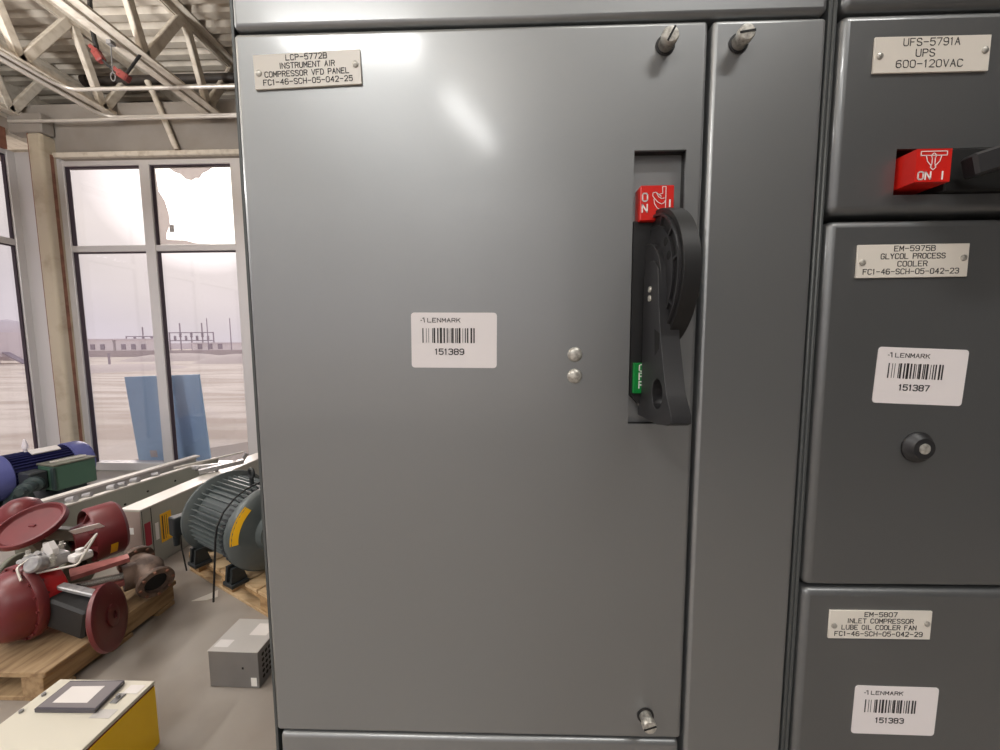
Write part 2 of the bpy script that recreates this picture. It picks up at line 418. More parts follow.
# rotary handle: disc sector and lever in planes at right angles to the door
hd = MB()
def pz(p, z, x): return (x, D-p, z)
ZC = 1.5555
def arc(cx, cz, r, a0, a1, n):
    return [(cx+r*math.cos(math.radians(a0+(a1-a0)*i/n)), cz+r*math.sin(math.radians(a0+(a1-a0)*i/n))) for i in range(n+1)]
def handle_disc():
    m = MB(); m.bv = .0006
    m.prism(arc(0, ZC, .0605, -108, 108, 40), [], pz, .1285, .1415)
    return m
hroot = handle_disc().build('operating_handle', 'black2', u1, angle=35, label='black rotary handle')
m = MB()
m.prism(arc(.0, ZC, .0565, -100, 100, 36)+arc(.0, ZC, .0545, 100, -100, 36), [], pz, .1262, .1285)
m.prism(arc(.0, ZC, .0470, -100, 100, 36)+arc(.0, ZC, .0450, 100, -100, 36), [], pz, .1262, .1285)
for a in (-62, -28, 12, 40, 66):
    m.prism([(.047*math.cos(math.radians(a-1.2)), ZC+.047*math.sin(math.radians(a-1.2))), (.055*math.cos(math.radians(a-1)), ZC+.055*math.sin(math.radians(a-1))),
             (.055*math.cos(math.radians(a+1)), ZC+.055*math.sin(math.radians(a+1))), (.047*math.cos(math.radians(a+1.2)), ZC+.047*math.sin(math.radians(a+1.2)))], [], pz, .1265, .1285)
m.build('ring_rib', 'black', hroot, smooth=False)
m = MB(); m.prism(arc(0, ZC, .0450, -105, 105, 32), [], pz, .1268, .1285)
m.build('disc_face', 'black', hroot, angle=35)
m = MB()
for a in (38, 18): 
    cx, cz = .040*math.cos(math.radians(a)), ZC+.002+.040*math.sin(math.radians(a))
    m.prism(arc(cx, cz, .0036, 0, 330, 11), [], pz, .1265, .1267)
m.build('disc_hole', 'dark', hroot, smooth=False)
m = MB(); m.bv = .0006; m.prism(arc(-.002, ZC-.004, .0365, -120, 112, 30), [], pz, .1225, .1270)
m.build('hub', 'black', hroot, angle=35)
# lever
lev = arc(.018, 1.553, .0165, 165, 15, 12) + [(.036, 1.535), (.042, 1.505), (.055, 1.462), (.0655, 1.446), (.0655, 1.4400), (.060, 1.4375), (.040, 1.4340), (-.004, 1.4335), (-.004, 1.446), (.003, 1.452), (.003, 1.50)]
hole = [(.0385+.0105*math.cos(2*PI*k/18), 1.459+.0125*math.sin(2*PI*k/18)) for k in range(18)]
m = MB(); m.bv = .0007; m.prism(lev, [hole], pz, .1205, .1358)
lv = m.build('lever', 'black', hroot, angle=35)
m = MB(); m.prism([(.030, 1.512), (.0405, 1.508), (.0400, 1.496), (.032, 1.490)], [], pz, .1203, .1225)
m.build('lever_notch', 'dark', lv, smooth=False)
for z in (1.546, 1.5385):
    MB().lathe([(.0027, 0), (.0024, .0012), (0, .0016)], (.1205, D-.018, z), (-1, 0, 0), 14).build('lever_screw', 'zinc', lv)
MB().prism([(HX0+.001, 1.4535), (.128, 1.4360), (HX1-.001, 1.4360), (HX1-.001, 1.6085), (HX0+.001, 1.6085)], [], lambda a, b, c: (a, D+c, b), .0005, .0088).build('handle_base', 'black2', hroot, smooth=False)
# indicator flags
fr = face_frame(0, D-.0045, 0)
fl = MB().box(.1150, .1440, D-.0045, D+.016, 1.6075, 1.6372, .0006, 1).build('on_flag', 'red', u1, label='red ON indicator block')
m = MB()
write(m, fr, 'O', .1188, 1.6238, .0042, .0066, .0011, .0001); write(m, fr, 'N', .1188, 1.6145, .0042, .0066, .0011, .0001)
stroke(m, fr, [(.1403, 1.6190), (.1403, 1.6245)], .0013, .0002, .0001)
hand = [[(.1385, 1.6130), (.1385, 1.6370), (.1355, 1.6370), (.1358, 1.6315), (.1325, 1.6305), (.1300, 1.6325), (.1275, 1.6320), (.1272, 1.6295), (.1295, 1.6265), (.1320, 1.6240), (.1350, 1.6225), (.1372, 1.6235), (.1385, 1.6260)],
        [(.1300, 1.6325), (.1325, 1.6285), (.1350, 1.6270), (.1372, 1.6275)], [(.1284, 1.6268), (.1288, 1.6230), (.1315, 1.6190), (.1350, 1.6175), (.1352, 1.6140)], [(.1320, 1.6310), (.1345, 1.6290)]]
for pl in hand: stroke(m, fr, [(a-.0018, b-.0012) for a, b in pl], .00055, .0002, .0001)
m.build('flag_print', 'white', fl, smooth=False)
fg = MB().box(.1135, .1245, D-.003, D+.016, 1.4545, 1.4825, .0006, 1).build('off_flag', 'green', u1, label='green OFF indicator block')
m = MB(); fo = face_frame(0, D-.003, 0)
for k, ch in enumerate('OFF'): write(m, fo, ch, .1205, 1.4750-k*.0078, .0042, .0060, .001, .0001)
m.build('flag_print', 'white', fg, smooth=False)

# ---- units above and below
for z0, z1, r, name, lab in ((1.7765, 2.262, .0045, 'blank_unit', 'grey steel door above the large handled door'), (.62, 1.1015, .0045, 'blank_unit', 'grey steel door below the large handled door')):
    t = thing(name, lab, 'control unit', (-.036, D, z0), 'blank doors of the left section')
    pan_door(MB(), -.2380 if z0 < 1 else -.2414, .1690 if z0 < 1 else .2690, z0, z1, r).build('door', 'panel', t)

# ---- right section
sec2 = thing('switchgear_section', 'shaded grey switchgear enclosure holding the three stacked units at right', 'switchgear', (.55, .59, 0))
X2 = .2754
mb = MB(); mb.box(X2, X2+.0035, .3385, YB, .05, 2.286, .001, 1); mb.box(X2+.51, X2+.514, .3385, YB, .05, 2.286); mb.box(X2, X2+.514, YB-.004, YB, .05, 2.286)
mb.box(X2, X2+.514, .345, YB, 2.28, 2.286); mb.box(X2, X2+.514, .36, YB, 0, .07)
mb.build('enclosure', 'frame', sec2)
MB().box(X2+.004, X2+.509, .362, .376, .07, 2.28).build('door_frame', 'dark', sec2)
pan_door(MB(), .6895, .782, .12, 2.26, .004).build('wireway_door', 'panel_shade', sec2)
BX0, BX1 = .2812, .6865
def bucket(name, lab, z0, z1, holes=()):
    t = thing(name, lab, 'control unit', ((BX0+BX1)/2, D, z0), 'units of the right section')
    d = pan_door(MB(), BX0, BX1, z0, z1, .0065, holes, .024).build('door', 'panel_shade', t, angle=50)
    return t, d
bucket('control_unit', 'shaded grey unit cut off above the UPS plate at top right', 1.7785, 2.262)
SX0, SX1, SZ0, SZ1 = .3340, .5150, 1.6275, 1.6655
uf, d2 = bucket('control_unit', 'grey unit with red ON block and UPS nameplate', 1.6125, 1.7755, [(SX0, SX1, SZ0, SZ1)])
eg, d3 = bucket('control_unit', 'grey unit with black push knob and glycol cooler nameplate', 1.2680, 1.6070)
el, d4 = bucket('control_unit', 'lowest grey unit at right with lube oil cooler fan nameplate', .93, 1.2650)
nameplate(uf, .3545, 1.7402, -.2, [('UFS-5791A', (.0455, -.001)), ('UPS', (.0150, -.0055)), ('600-120VAC', (.0540, -.0015))], .0942)
nameplate(eg, .3535, 1.5710, .2, [('EM-5975B', (.0345, .001)), ('GLYCOL PROCESS', (.0545, 0)), ('COOLER', (.0250, 0)), ('FC1-46-SCH-05-042-23', (.0815, -.001))])
nameplate(el, .3530, 1.2310, .1, [('EM-5807', (.0300, 0)), ('INLET COMPRESSOR', (.0610, 0)), ('LUBE OIL COOLER FAN', (.0690, -.001)), ('FC1-46-SCH-05-042-29', (.0815, -.001))])
asset_label(eg, .3705, 1.4690, -2.5, '151387'); asset_label(el, .3755, 1.1410, -.8, '151383')
# knob
k = MB().lathe([(.0142, 0), (.0142, .0015), (.0132, .002), (.0108, .0055), (.0095, .0066), (.0048, .0066)], (.3735, D, 1.4040), (0, -1, 0), 28).build('push_knob', 'black', eg)
MB().lathe([(.0050, .0060), (.0048, .0072), (.003, .0076), (0, .0077)], (.3735, D, 1.4040), (0, -1, 0), 20).build('knob_insert', 'zinc', k)
# right handle
mb = MB()
mb.box(SX0-.002, SX0, D+.0025, D+.023, SZ0, SZ1); mb.box(SX1, SX1+.002, D+.0025, D+.023, SZ0, SZ1)
mb.box(SX0-.002, SX1+.002, D+.0025, D+.023, SZ1, SZ1+.002); mb.box(SX0-.002, SX1+.002, D+.0025, D+.023, SZ0-.002, SZ0)
mb.build('recess_wall', 'black2', d2)
MB().box(SX0-.002, SX1+.002, D+.020, D+.0235, SZ0-.002, SZ1+.002).build('recess_plate', 'dark', d2)
m = MB(); rb = .0240
fx0, fx1 = .3372, .3655
m.prism([(fx0, 1.6325), (fx1, 1.6325), (fx1, 1.6588), (fx0, 1.6588)], [], lambda a, b, c: (a, D-c, b), -.02, .0133)
fl2 = m.build('on_flag', 'red', uf, smooth=False, label='red ON indicator block')
m = MB(); fr2 = face_frame(0, D-.0133, 0)
write(m, fr2, 'ON', .3445, 1.6345, .0100, .0060, .0011, .0001); stroke(m, fr2, [(.3590, 1.6345), (.3590, 1.6405)], .0012, .0002, .0001)
cx, cz = .3510, 1.6545
for pl in ([(cx-.0105, cz-.001), (cx-.0105, cz+.0022), (cx+.0105, cz+.0022), (cx+.0105, cz-.001), (cx-.0105, cz-.001)],
           [(cx-.0062, cz-.001), (cx-.005, cz-.0055), (cx-.0015, cz-.0095)], [(cx+.0062, cz-.001), (cx+.005, cz-.0055), (cx+.0015, cz-.0095)],
           [(cx-.0012, cz-.0075), (cx-.0022, cz-.0105), (cx, cz-.0125), (cx+.0022, cz-.0105), (cx+.0012, cz-.0075), (cx+.0012, cz-.003), (cx+.0022, cz-.001), (cx, cz+.001), (cx-.0022, cz-.001), (cx-.0012, cz-.003), (cx-.0012, cz-.0075)]):
    stroke(m, fr2, pl, .0006, .0002, .0001)
m.build('flag_print', 'white', fl2, smooth=False)
XC = .445
def xp(x, p, z): return (x, D-p, z)
h2 = MB().prism(arc(XC, 0, .062, 165, 15, 36), [], xp, SZ0+.012, SZ0+.024).build('operating_handle', 'black2', uf, angle=35, label='black rotary handle')
MB().box(.3725, .512, D-.004, D+.018, SZ0+.001, SZ1-.002, .001, 1).build('handle_base', 'dark', h2)
m = MB()
m.bar((.376, D-.016, SZ0+.0145), (.505, D-.055, SZ1+.012), .018, .014, (0, -1, 0), .002)
m.build('lever', 'black', h2)

# ================================================================== BUILDING
BW = 4.13; LW = -5.45
MB().box(-5.75, 6, -5.15, 4.42, -.12, 0).build('floor', 'floor', smooth=False, kind='structure')
# ceiling: corrugated deck with ribs across the view
mb = MB(); Z0 = 4.74; y = -5.; prof = []
while y < 5.1:
    prof += [(y, Z0), (y+.075, Z0), (y+.095, Z0+.05), (y+.145, Z0+.05)]; y += .165
A = [mb._v((-6.3, a, b)) for a, b in prof]; B = [mb._v((6, a, b)) for a, b in prof]
for i in range(len(A)-1): mb.bm.faces.new([A[i], B[i], B[i+1], A[i+1]])
mb.box(-6.3, 6, -5.15, 5.1, Z0+.06, Z0+.12)
mb.build('ceiling', 'deck', smooth=False, kind='structure')
# back wall: header, ledge, parapet
mb = MB(); mb.box(-5.3, 6, BW, BW+.10, 3.62, 4.175); mb.box(-6.3, 6, BW+.02, 5.05, 4.10, 4.17); mb.box(-6.3, 6, 5.0, 5.12, 3.95, Z0+.06)
mb.box(-.6, 6, BW, BW+.2, 0, 3.62)
mb.build('wall_back', 'bulk', smooth=False, kind='structure')
mb = MB()
mb.box(-5.12, 6, BW-.035, BW+.02, 3.60, 3.655, .008, 1)
mb.build('trim_1', 'cream', kind='structure')
mb = MB(); mb.box(-6.3, -6.15, -5, 5.1, 3.80, Z0+.06); mb.box(-6.3, LW, -5, 4.3, 3.80, 3.86)
mb.build('wall_left', 'cream', smooth=False, kind='structure')
MB().box(-5.56, LW+.02, -4.98, 3.99, 3.64, 3.86).build('trim_2', 'rust', smooth=False, kind='structure')
mb = MB(); mb.box(-6.3, 6, -5.15, -5, 3.9, Z0); mb.box(-6.3, -5.35, -5.15, -5, 0, 3.9); mb.box(1.0, 6, -5.15, -5, 0, 3.9); mb.box(-5.35, 1.0, -5.15, -5, 0, .3); mb.build('wall_rear', 'rearp', smooth=False, kind='structure')
MB().box(6, 6.15, -5.15, 5.1, 0, Z0).build('wall_right', 'rearp', smooth=False, kind='structure')
# corner column (a square tube with rust along the seams)
c = MB().box(-5.225, -5.065, 4.00, 4.18, 0, 3.82, .03, 3).build('corner_column', 'column', kind='structure')
m = MB(); m.box(-5.238, -5.226, 4.02, 4.1, 0, 3.82); m.box(-5.065, -5.061, 4.07, 4.10, 0, 3.62); m.build('rust_seam', 'rust', c, smooth=False)
MB().box(-5.42, -5.04, 4.0, 4.12, 3.82, 4.02, .01, 1).build('column_cap', 'bulk', c)

def storefront(name, x0, x1, y, mulls, zs, hw=.05, horizontal=True):
    """aluminium glazing in the plane y (or x when horizontal=False)"""
    def bx(mb, a0, a1, d0, d1, z0, z1, bev=.004):
        return mb.box(a0, a1, y+d0, y+d1, z0, z1, bev, 1) if horizontal else mb.box(y-d1, y-d0, a0, a1, z0, z1, bev, 1)
    mb = MB()
    z0, zt, z1 = zs
    bx(mb, x0, x1, 0, .08, z1-.055, z1); bx(mb, x0, x1, 0, .11, z0, z0+.09)
    for a in mulls: bx(mb, a-hw, a+hw, -.004, .07, z0+.05, z1-.02)
    bx(mb, x0, x1, .004, .066, zt-.035, zt+.035)
    w = mb.build(name, 'alu', kind='structure')
    mb = MB(); gk = .012
    for a, b in zip(mulls, mulls[1:]):
        for q0, q1 in ((z0+.09, zt-.035), (zt+.035, z1-.055)):
            bx(mb, a+hw, a+hw+gk, .015, .05, q0, q1, 0); bx(mb, b-hw-gk, b-hw, .015, .05, q0, q1, 0); bx(mb, a+hw, b-hw, .015, .05, q1-gk, q1, 0)
    mb.build('gasket', 'gasket', w, smooth=False)
    for a, b in zip(mulls, mulls[1:]):
        for q0, q1 in ((z0+.09, zt-.035), (zt+.035, z1-.055)):
            m = MB(); bx(m, a+hw-.005, b-hw+.005, .05, .056, q0, q1, 0); m.build('pane', 'clear' if name == 'window_added' or (name == 'window_1' and abs(a+4.05) < .2 and q0 > 2) else 'glass', w, smooth=False)
    return w
storefront('window_1', -5.13, -.6, BW, [-5.055, -4.07, -3.03, -1.99, -.97], (.02, 2.615, 3.575), .058)
storefront('window_2', -4.95, 4.10, LW-.02, [-4.8, -3.6, -2.4, -1.2, 0., 1.0, 2.0, 3.0, 4.06], (.02, 2.66, 3.65), .058, horizontal=False)
storefront('window_added', -5.35, 1.0, -5.1, [-5.3, -4.05, -2.8, -1.55, -.3, .95], (.3, 2.9, 3.9), .05)  # unseen rear glazing, added to give the panel its bright reflection
# torn protective film left along the edges of the upper right pane
MB().box(-5.47, -5.232, 4.07, 4.17, 0, 3.65, .004, 1).box(-5.10, -5.03, 4.125, 4.2, 0, 3.6, .003, 1).build('trim_3', 'alu', kind='structure')
def film(poly, nm='window_film'):
    return MB().prism(poly, [], lambda a, b, c: (a, BW+.045-c, b), 0, .0012).build(nm, 'film', smooth=False)
xa, xb, zb, zt_ = -4.005, -3.055, 2.662, 3.508
f1 = film([(xa, zb), (xa, zt_-.02), (xa+.02, zt_-.01), (xa+.035, zt_-.25), (xa+.10, zt_-.36), (xa+.135, zt_-.50), (xa+.14, zt_-.62), (xa+.09, zt_-.72), (xa+.085, zb+.06), (xa+.17, zb+.05), (xa+.30, zb+.045), (xa+.42, zb+.012), (xa+.6, zb)])
tag(f1, 'ragged film remnant along the left edge of the bright upper pane', 'film')
f2 = film([(xa+.16, zt_+.008), (xa+.24, zt_-.05), (xa+.31, zt_-.075), (xa+.36, zt_-.125), (xa+.43, zt_-.145), (xa+.48, zt_-.118), (xa+.52, zt_-.12), (xa+.56, zt_-.07), (xa+.64, zt_-.035), (xa+.70, zt_+.008)])
tag(f2, 'jagged film scrap hanging from the top of the bright upper pane', 'film')
tag(MB().box(-3.87, -3.82, BW+.04, BW+.044, 2.80, 2.88).build('window_sticker', 'instr', smooth=False), 'small grey sticker on the bright upper window pane', 'sticker')
tag(MB().box(-5.475, -5.47, 3.72, 3.93, 3.36, 3.47).build('window_sticker', 'instr', smooth=False), 'grey rectangular sticker high on the left window pane', 'sticker')

# ---- roof joists
def joist(x, lab):
    t = thing('roof_joist', lab, 'roof joist', (x, 4.15, 3.98), 'steel roof joists under the deck')
    mb = MB()
    for s_ in (-1, 1):
        mb.box(x+s_*.055-.045, x+s_*.055+.045, -4.95, 4.12, 3.985, 3.997)
        mb.box(x+s_*.014-.005, x+s_*.014+.005, -4.95, 4.12, 3.985, 4.07)
    mb.build('bottom_chord', 'cream', t)
    mb = MB()
    for s_ in (-1, 1):
        mb.box(x+s_*.055-.045, x+s_*.055+.045, -4.95, 4.98, Z0-.014, Z0-.002); mb.box(x+s_*.012-.004, x+s_*.012+.004, -4.95, 4.98, Z0-.075, Z0-.002)
    mb.build('top_chord', 'cream', t)
    yl = 4.0
    while yl > -1.:
        for (a, za), (b, zb_) in (((yl, 4.03), (yl+.39, Z0-.06)), ((yl, 4.03), (yl-.21, Z0-.06))):
            MB().bar((x, a, za), (x, b, zb_), .075, .05, (1, 0, 0), .006).build('web_member', 'cream', t)
        yl -= .66
    return t
joist(-3.19, 'cream steel roof joist nearest the grey switchgear'); joist(-4.33, 'middle cream roof joist with conduit along its lower chord'); joist(-5.36, 'cream roof joist running close above the left windows')
# ---- conduits
def bend(pts, r=.15, n=6):
    out = [Vector(pts[0])]
    for a, b, c_ in zip(pts, pts[1:], pts[2:]):
        a, b, c_ = Vector(a), Vector(b), Vector(c_); d0 = (a-b).normalized(); d1 = (c_-b).normalized()
        for k in range(n+1):
            t_ = k/n; out.append((b+d0*r)*(1-t_)**2+b*2*t_*(1-t_)+(b+d1*r)*t_**2)
    out.append(Vector(pts[-1])); return out
def conduit(pts, r, lab):
    o = MB().tube(bend(pts), r, 10).build('conduit', 'conduit'); return tag(o, lab, 'conduit', 'electrical conduits below the roof deck')
conduit([(-4.255, -4.95, 3.962), (-4.255, 3.60, 3.962), (3, 3.66, 3.985)], .016, 'upper white conduit turning off the middle joist toward the switchgear')
conduit([(-4.31, -4.95, 3.945), (-4.31, 3.995, 3.945), (3, 3.995, 3.945)], .016, 'lower white conduit turning along the grey header')
conduit([(-5.38, 3.99, 3.925), (-4.6, 3.96, 3.90), (-3.9, 3.955, 3.905), (3, 3.96, 3.905)], .015, 'lowest white conduit running the width of the windows')
o = MB().cyl((-4.72, 4.22, 4.47), (3, 4.22, 4.47), .045).cyl((-4.76, 4.22, 4.47), (-4.70, 4.22, 4.47), .06).build('black_pipe', 'blackpipe'); tag(o, 'dark horizontal pipe under the roof deck', 'pipe')
tag(MB().tube([(-3.91, 4.09, 4.36), (-3.84, 4.09, 4.20), (-3.66, 4.09, 3.70), (-3.65, 4.10, 3.657)], .028, 10).build('kicker_brace', 'cream'), 'slanted cream brace pipe reaching down to the grey header', 'brace')
# sling with red clamps
t = thing('cable_sling', 'black cable with two red clamps hanging under the joists', 'cable', (-3.45, 3.2, 3.85))
mb = MB(); P0, P1, P2, P3, P4 = (-3.50, 3.2, 4.19), (-3.475, 3.2, 4.02), (-3.44, 3.2, 3.93), (-3.34, 3.2, 3.84), (-3.24, 3.2, 3.80)
mb.tube([(-3.56, 3.3, 4.742), (-3.52, 3.22, 4.4), P0, (-3.49, 3.2, 4.10), P1], .016, 8); mb.tube([P1, P2, (-3.39, 3.2, 3.875), P3, P4, (-3.15, 3.25, 3.992)], .011, 8); mb.build('cable', 'ink_rubber', t)
for p, d in (((-3.49, 3.2, 3.995), (.05, 0, -.085)), ((-3.30, 3.2, 3.815), (.08, 0, -.055))):
    q = Vector(p)+Vector(d)
    MB().bar(p, q, .06, .05, (0, 1, 0), .008).bar(Vector(p)-Vector((.02, 0, -.02)), Vector(p)+Vector((.02, .01, -.02)), .075, .03).build('clamp', 'redclamp', t)
t2 = thing('hanging_wire', 'thin wire with a ring loop hanging below the nearer joist', 'wire', (-3.35, 3.2, 3.76))
mb = MB(); mb.tube([(-3.245, 3.1, 3.985), (-3.248, 3.1, 3.87), (-3.25, 3.1, 3.745)], .004, 6); mb.box(-3.265, -3.225, 3.08, 3.12, 3.955, 3.988); mb.build('wire', 'galv', t2)
mb = MB(); mb.tube([(-3.25+.02*math.cos(a), 3.1, 3.712+.033*math.sin(a)) for a in [k*PI/8 for k in range(17)]], .004, 6); mb.build('ring', 'galv', t2)

# ================================================================== OUTSIDE
MB().box(-260, 200, 4.42, 420, -.3, -.06).box(-260, -5.75, -200, 4.42, -.3, -.06).box(-5.75, 200, -200, -5.15, -.3, -.06).build('ground', 'snow', smooth=False, kind='structure')
MB().prism([(-5.3, 4.43), (-.5, 4.43), (-.5, 6.2), (-3.6, 6.2), (-4.3, 5.4)], [], lambda a, b, c: (a, b, c), -.06, -.02).build('path', 'apron', smooth=False, kind='structure')
# blue board leaning outside against the glazing
t = thing('leaning_board', 'light blue board leaning outside behind the window mullion', 'board', (-4.2, 4.42, -.02))
lean = axes((-4.22, 4.47, -.02), (1, 0, 0), (0, .995, .10), (0, -.10, .995))
MB(lean).prism([(-.575, 0), (.37, -.01), (.40, 1.18), (-.545, 1.15)], [], lambda a, b, c: (a, c, b), 0, .02).build('sheet', 'board', t, smooth=False)
MB(lean).box(-.40, -.31, -.004, -.001, .10, .19).build('board_label', 'paper', t, smooth=False)
def far_box(name, x0, x1, y0, y1, z0, z1, m, lab, cat, group=None):
    o = MB().box(x0, x1, y0, y1, z0, z1).build(name, m, smooth=False); return tag(o, lab, cat, group)
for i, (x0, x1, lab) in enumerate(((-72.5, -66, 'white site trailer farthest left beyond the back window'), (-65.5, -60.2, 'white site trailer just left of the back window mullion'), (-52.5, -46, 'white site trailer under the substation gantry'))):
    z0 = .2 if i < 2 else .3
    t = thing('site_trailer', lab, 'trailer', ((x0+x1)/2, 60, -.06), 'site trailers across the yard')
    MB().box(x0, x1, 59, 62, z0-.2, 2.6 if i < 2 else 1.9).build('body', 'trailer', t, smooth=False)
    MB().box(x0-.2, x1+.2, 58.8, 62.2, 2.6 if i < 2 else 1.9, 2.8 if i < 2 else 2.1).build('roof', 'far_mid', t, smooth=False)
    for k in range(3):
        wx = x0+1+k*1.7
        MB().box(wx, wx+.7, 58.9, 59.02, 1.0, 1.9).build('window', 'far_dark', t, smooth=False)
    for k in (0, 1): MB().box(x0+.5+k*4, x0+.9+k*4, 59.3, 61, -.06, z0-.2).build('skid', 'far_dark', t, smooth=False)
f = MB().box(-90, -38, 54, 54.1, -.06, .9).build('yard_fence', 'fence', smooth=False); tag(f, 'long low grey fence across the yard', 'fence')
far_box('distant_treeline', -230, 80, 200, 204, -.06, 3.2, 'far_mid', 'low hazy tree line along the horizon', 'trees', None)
def gantry(x0, x1, y, z1, posts, lab):
    t = thing('substation_gantry', lab, 'gantry', ((x0+x1)/2, y, -.06))
    for k in range(posts):
        x = x0+(x1-x0)*k/(posts-1); MB().box(x-.07, x+.07, y-.07, y+.07, -.06, z1+(1.6 if k % 2 else 0)).build('post', 'far_dark', t, smooth=False)
    for z in (z1-.1, z1-1.5): MB().box(x0, x1, y-.08, y+.08, z-.08, z+.08).build('crossbeam', 'far_dark', t, smooth=False)
    for k in range(1, 8):
        x = x0+(x1-x0)*k/8; MB().lathe([(0, 0), (.14, .05), (.22, .3), (.1, .4), (.22, .6), (.1, .8), (0, .85)], (x, y, z1-1.45 if k % 2 else z1-.95), (0, 0, 1), 8).build('insulator', 'far_dark', t)
    return t
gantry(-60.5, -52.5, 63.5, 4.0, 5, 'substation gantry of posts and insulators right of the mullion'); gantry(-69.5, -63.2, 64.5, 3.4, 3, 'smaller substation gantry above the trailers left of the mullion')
for x, z, lab in ((-48.9, 6.0, 'tall thin pole beside the substation gantry'), (-45.1, 6.0, 'thin pole standing alone near the switchgear edge')):
    tag(MB().cyl((x, 58, -.06), (x, 58, z), .09, .06, 8).build('utility_pole', 'far_dark'), lab, 'pole', 'poles in the yard')
tag(MB().cyl((-30.6, 27, -.06), (-30.6, 27, 1.0), .07, .07, 8).build('yard_post', 'far_dark'), 'short dark post standing before the low fence', 'post')
for x, y, r, h, lab in ((-38, 41, 5, .75, 'pale snow bank behind the blue board'), (-27, 24, 4, .35, 'low snow ridge left of the mullion'), (-26, 35, 4, .8, 'pale mound beside the switchgear edge')):
    m = MB(); m.lathe([(r, 0), (r*.8, h*.5), (r*.5, h*.85), (r*.2, h), (0, h)], (x, y, -.07), (0, 0, 1), 24); tag(m.build('snow_bank', 'snowbank'), lab, 'snow bank')
t = thing('process_module', 'hazy grey tank and stair module beyond the left window', 'module', (-46, 33, -.06))
MB().box(-51, -46.7, 32, 35, .6, 2.9).build('housing', 'far_mid', t, smooth=False)
MB().lathe([(0, 0), (1.5, .1), (1.5, 3), (1.0, 3.7), (0, 4)], (-48.2, 34, .2), (0, 0, 1), 20).build('tank', 'far_mid', t)
for x in (-50.5, -48.6, -46.9): MB().box(x-.1, x+.1, 32, 32.2, -.06, .6).build('leg', 'far_dark', t, smooth=False)
MB().bar((-46.6, 32.5, 1.0), (-44.8, 32.5, 0), .5, .12).build('stair', 'far_dark', t, smooth=False)

# ================================================================== FLOOR OBJECTS
# ---- yellow cabinet lying on its back
t = thing('control_cabinet', 'yellow cabinet with ivory top lying on the floor at lower left', 'cabinet', (-1.51, .9, 0))
MB().box(-1.695, -1.328, .50, 1.222, .004, .235, .004, 2).build('body', 'yellow', t)
MB().box(-1.693, -1.330, .502, 1.220, .235, .240).build('seal', 'maroon', t, smooth=False)
dr = MB().box(-1.695, -1.330, .50, 1.224, .240, .254, .003, 2).build('door', 'ivory', t)
lt = MB().box(-1.405, -1.380, 1.135, 1.170, .254, .258, .001, 1).cyl((-1.392, 1.153, .258), (-1.392, 1.153, .270), .006).build('latch', 'galv', dr)
MB().box(-1.420, -1.350, 1.085, 1.115, .2542, .2550).build('rating_label', 'galv_t', dr, smooth=False); MB().box(-1.40, -1.345, 1.172, 1.205, .2542, .2550).build('warning_label', 'paper', dr, smooth=False)
for y in (1.10, 1.16): MB().cyl((-1.675, y, .254), (-1.675, y, .262), .006).build('hinge_stud', 'galv', dr)
t = thing('display_panel', 'dark bordered display panel lying on the ivory cabinet top', 'display panel', (-1.52, 1.15, .256))
tm = axes((-1.52, 1.150, .2562), (1, -.0, 0), (.0, 1, 0), (0, 0, 1))
MB(tm).prism([(-.105, -.052), (.106, -.050), (.092, .058), (-.108, .052)], [], lambda a, b, c: (a, b, c), 0, .013).build('housing', 'tab', t, smooth=False)
MB(tm).prism([(-.102, -.046), (.100, -.044), (.088, .054), (-.105, .048)], [], lambda a, b, c: (a, b, c), .013, .0136).build('bezel', 'tabf', t, smooth=False)
MB(tm).prism([(-.070, -.030), (.052, -.028), (.045, .034), (-.073, .030)], [], lambda a, b, c: (a, b, c), .0136, .0142).build('screen_sheet', 'paper', t, smooth=False)

# ---- galvanised box
t = thing('metal_box', 'small grey metal box with perforated end on the floor', 'box', (-1.23, 1.55, 0))
bmx = axes((-1.324, 1.448, 0), (1, -.02, 0), (.02, 1, 0), (0, 0, 1))
MB(bmx).box(0, .225, 0, .185, .003, .169, .002, 1).build('body', 'galv', t)
lid = MB(bmx).box(-.001, .226, -.001, .186, .169, .173, .001, 1).build('lid', 'galv_t', t)
MB(bmx).box(.12, .2, .09, .16, .173, .1734).build('lid_label', 'paper', lid, smooth=False); MB(bmx).box(.01, .075, .02, .06, .173, .1734).build('lid_tape', 'white_plastic', lid, smooth=False)
MB(bmx).box(.188, .214, -.0005, 0, .012, .052).build('corner_label', 'white', t, smooth=False)
mb = MB(bmx)
for i in range(7):
    for j in range(5):
        y, z = .03+i*.021, .035+j*.026
        mb.prism(arc(y, z, .0085, 0, 300, 5), [], lambda a, b, c: (c, a, b), .2251, .2256)
mb.build('vent_hole', 'dark', t, smooth=False)
MB(bmx).box(.15, .158, -.0006, 0, .09, .10).build('scratch_mark', 'dark', t, smooth=False)

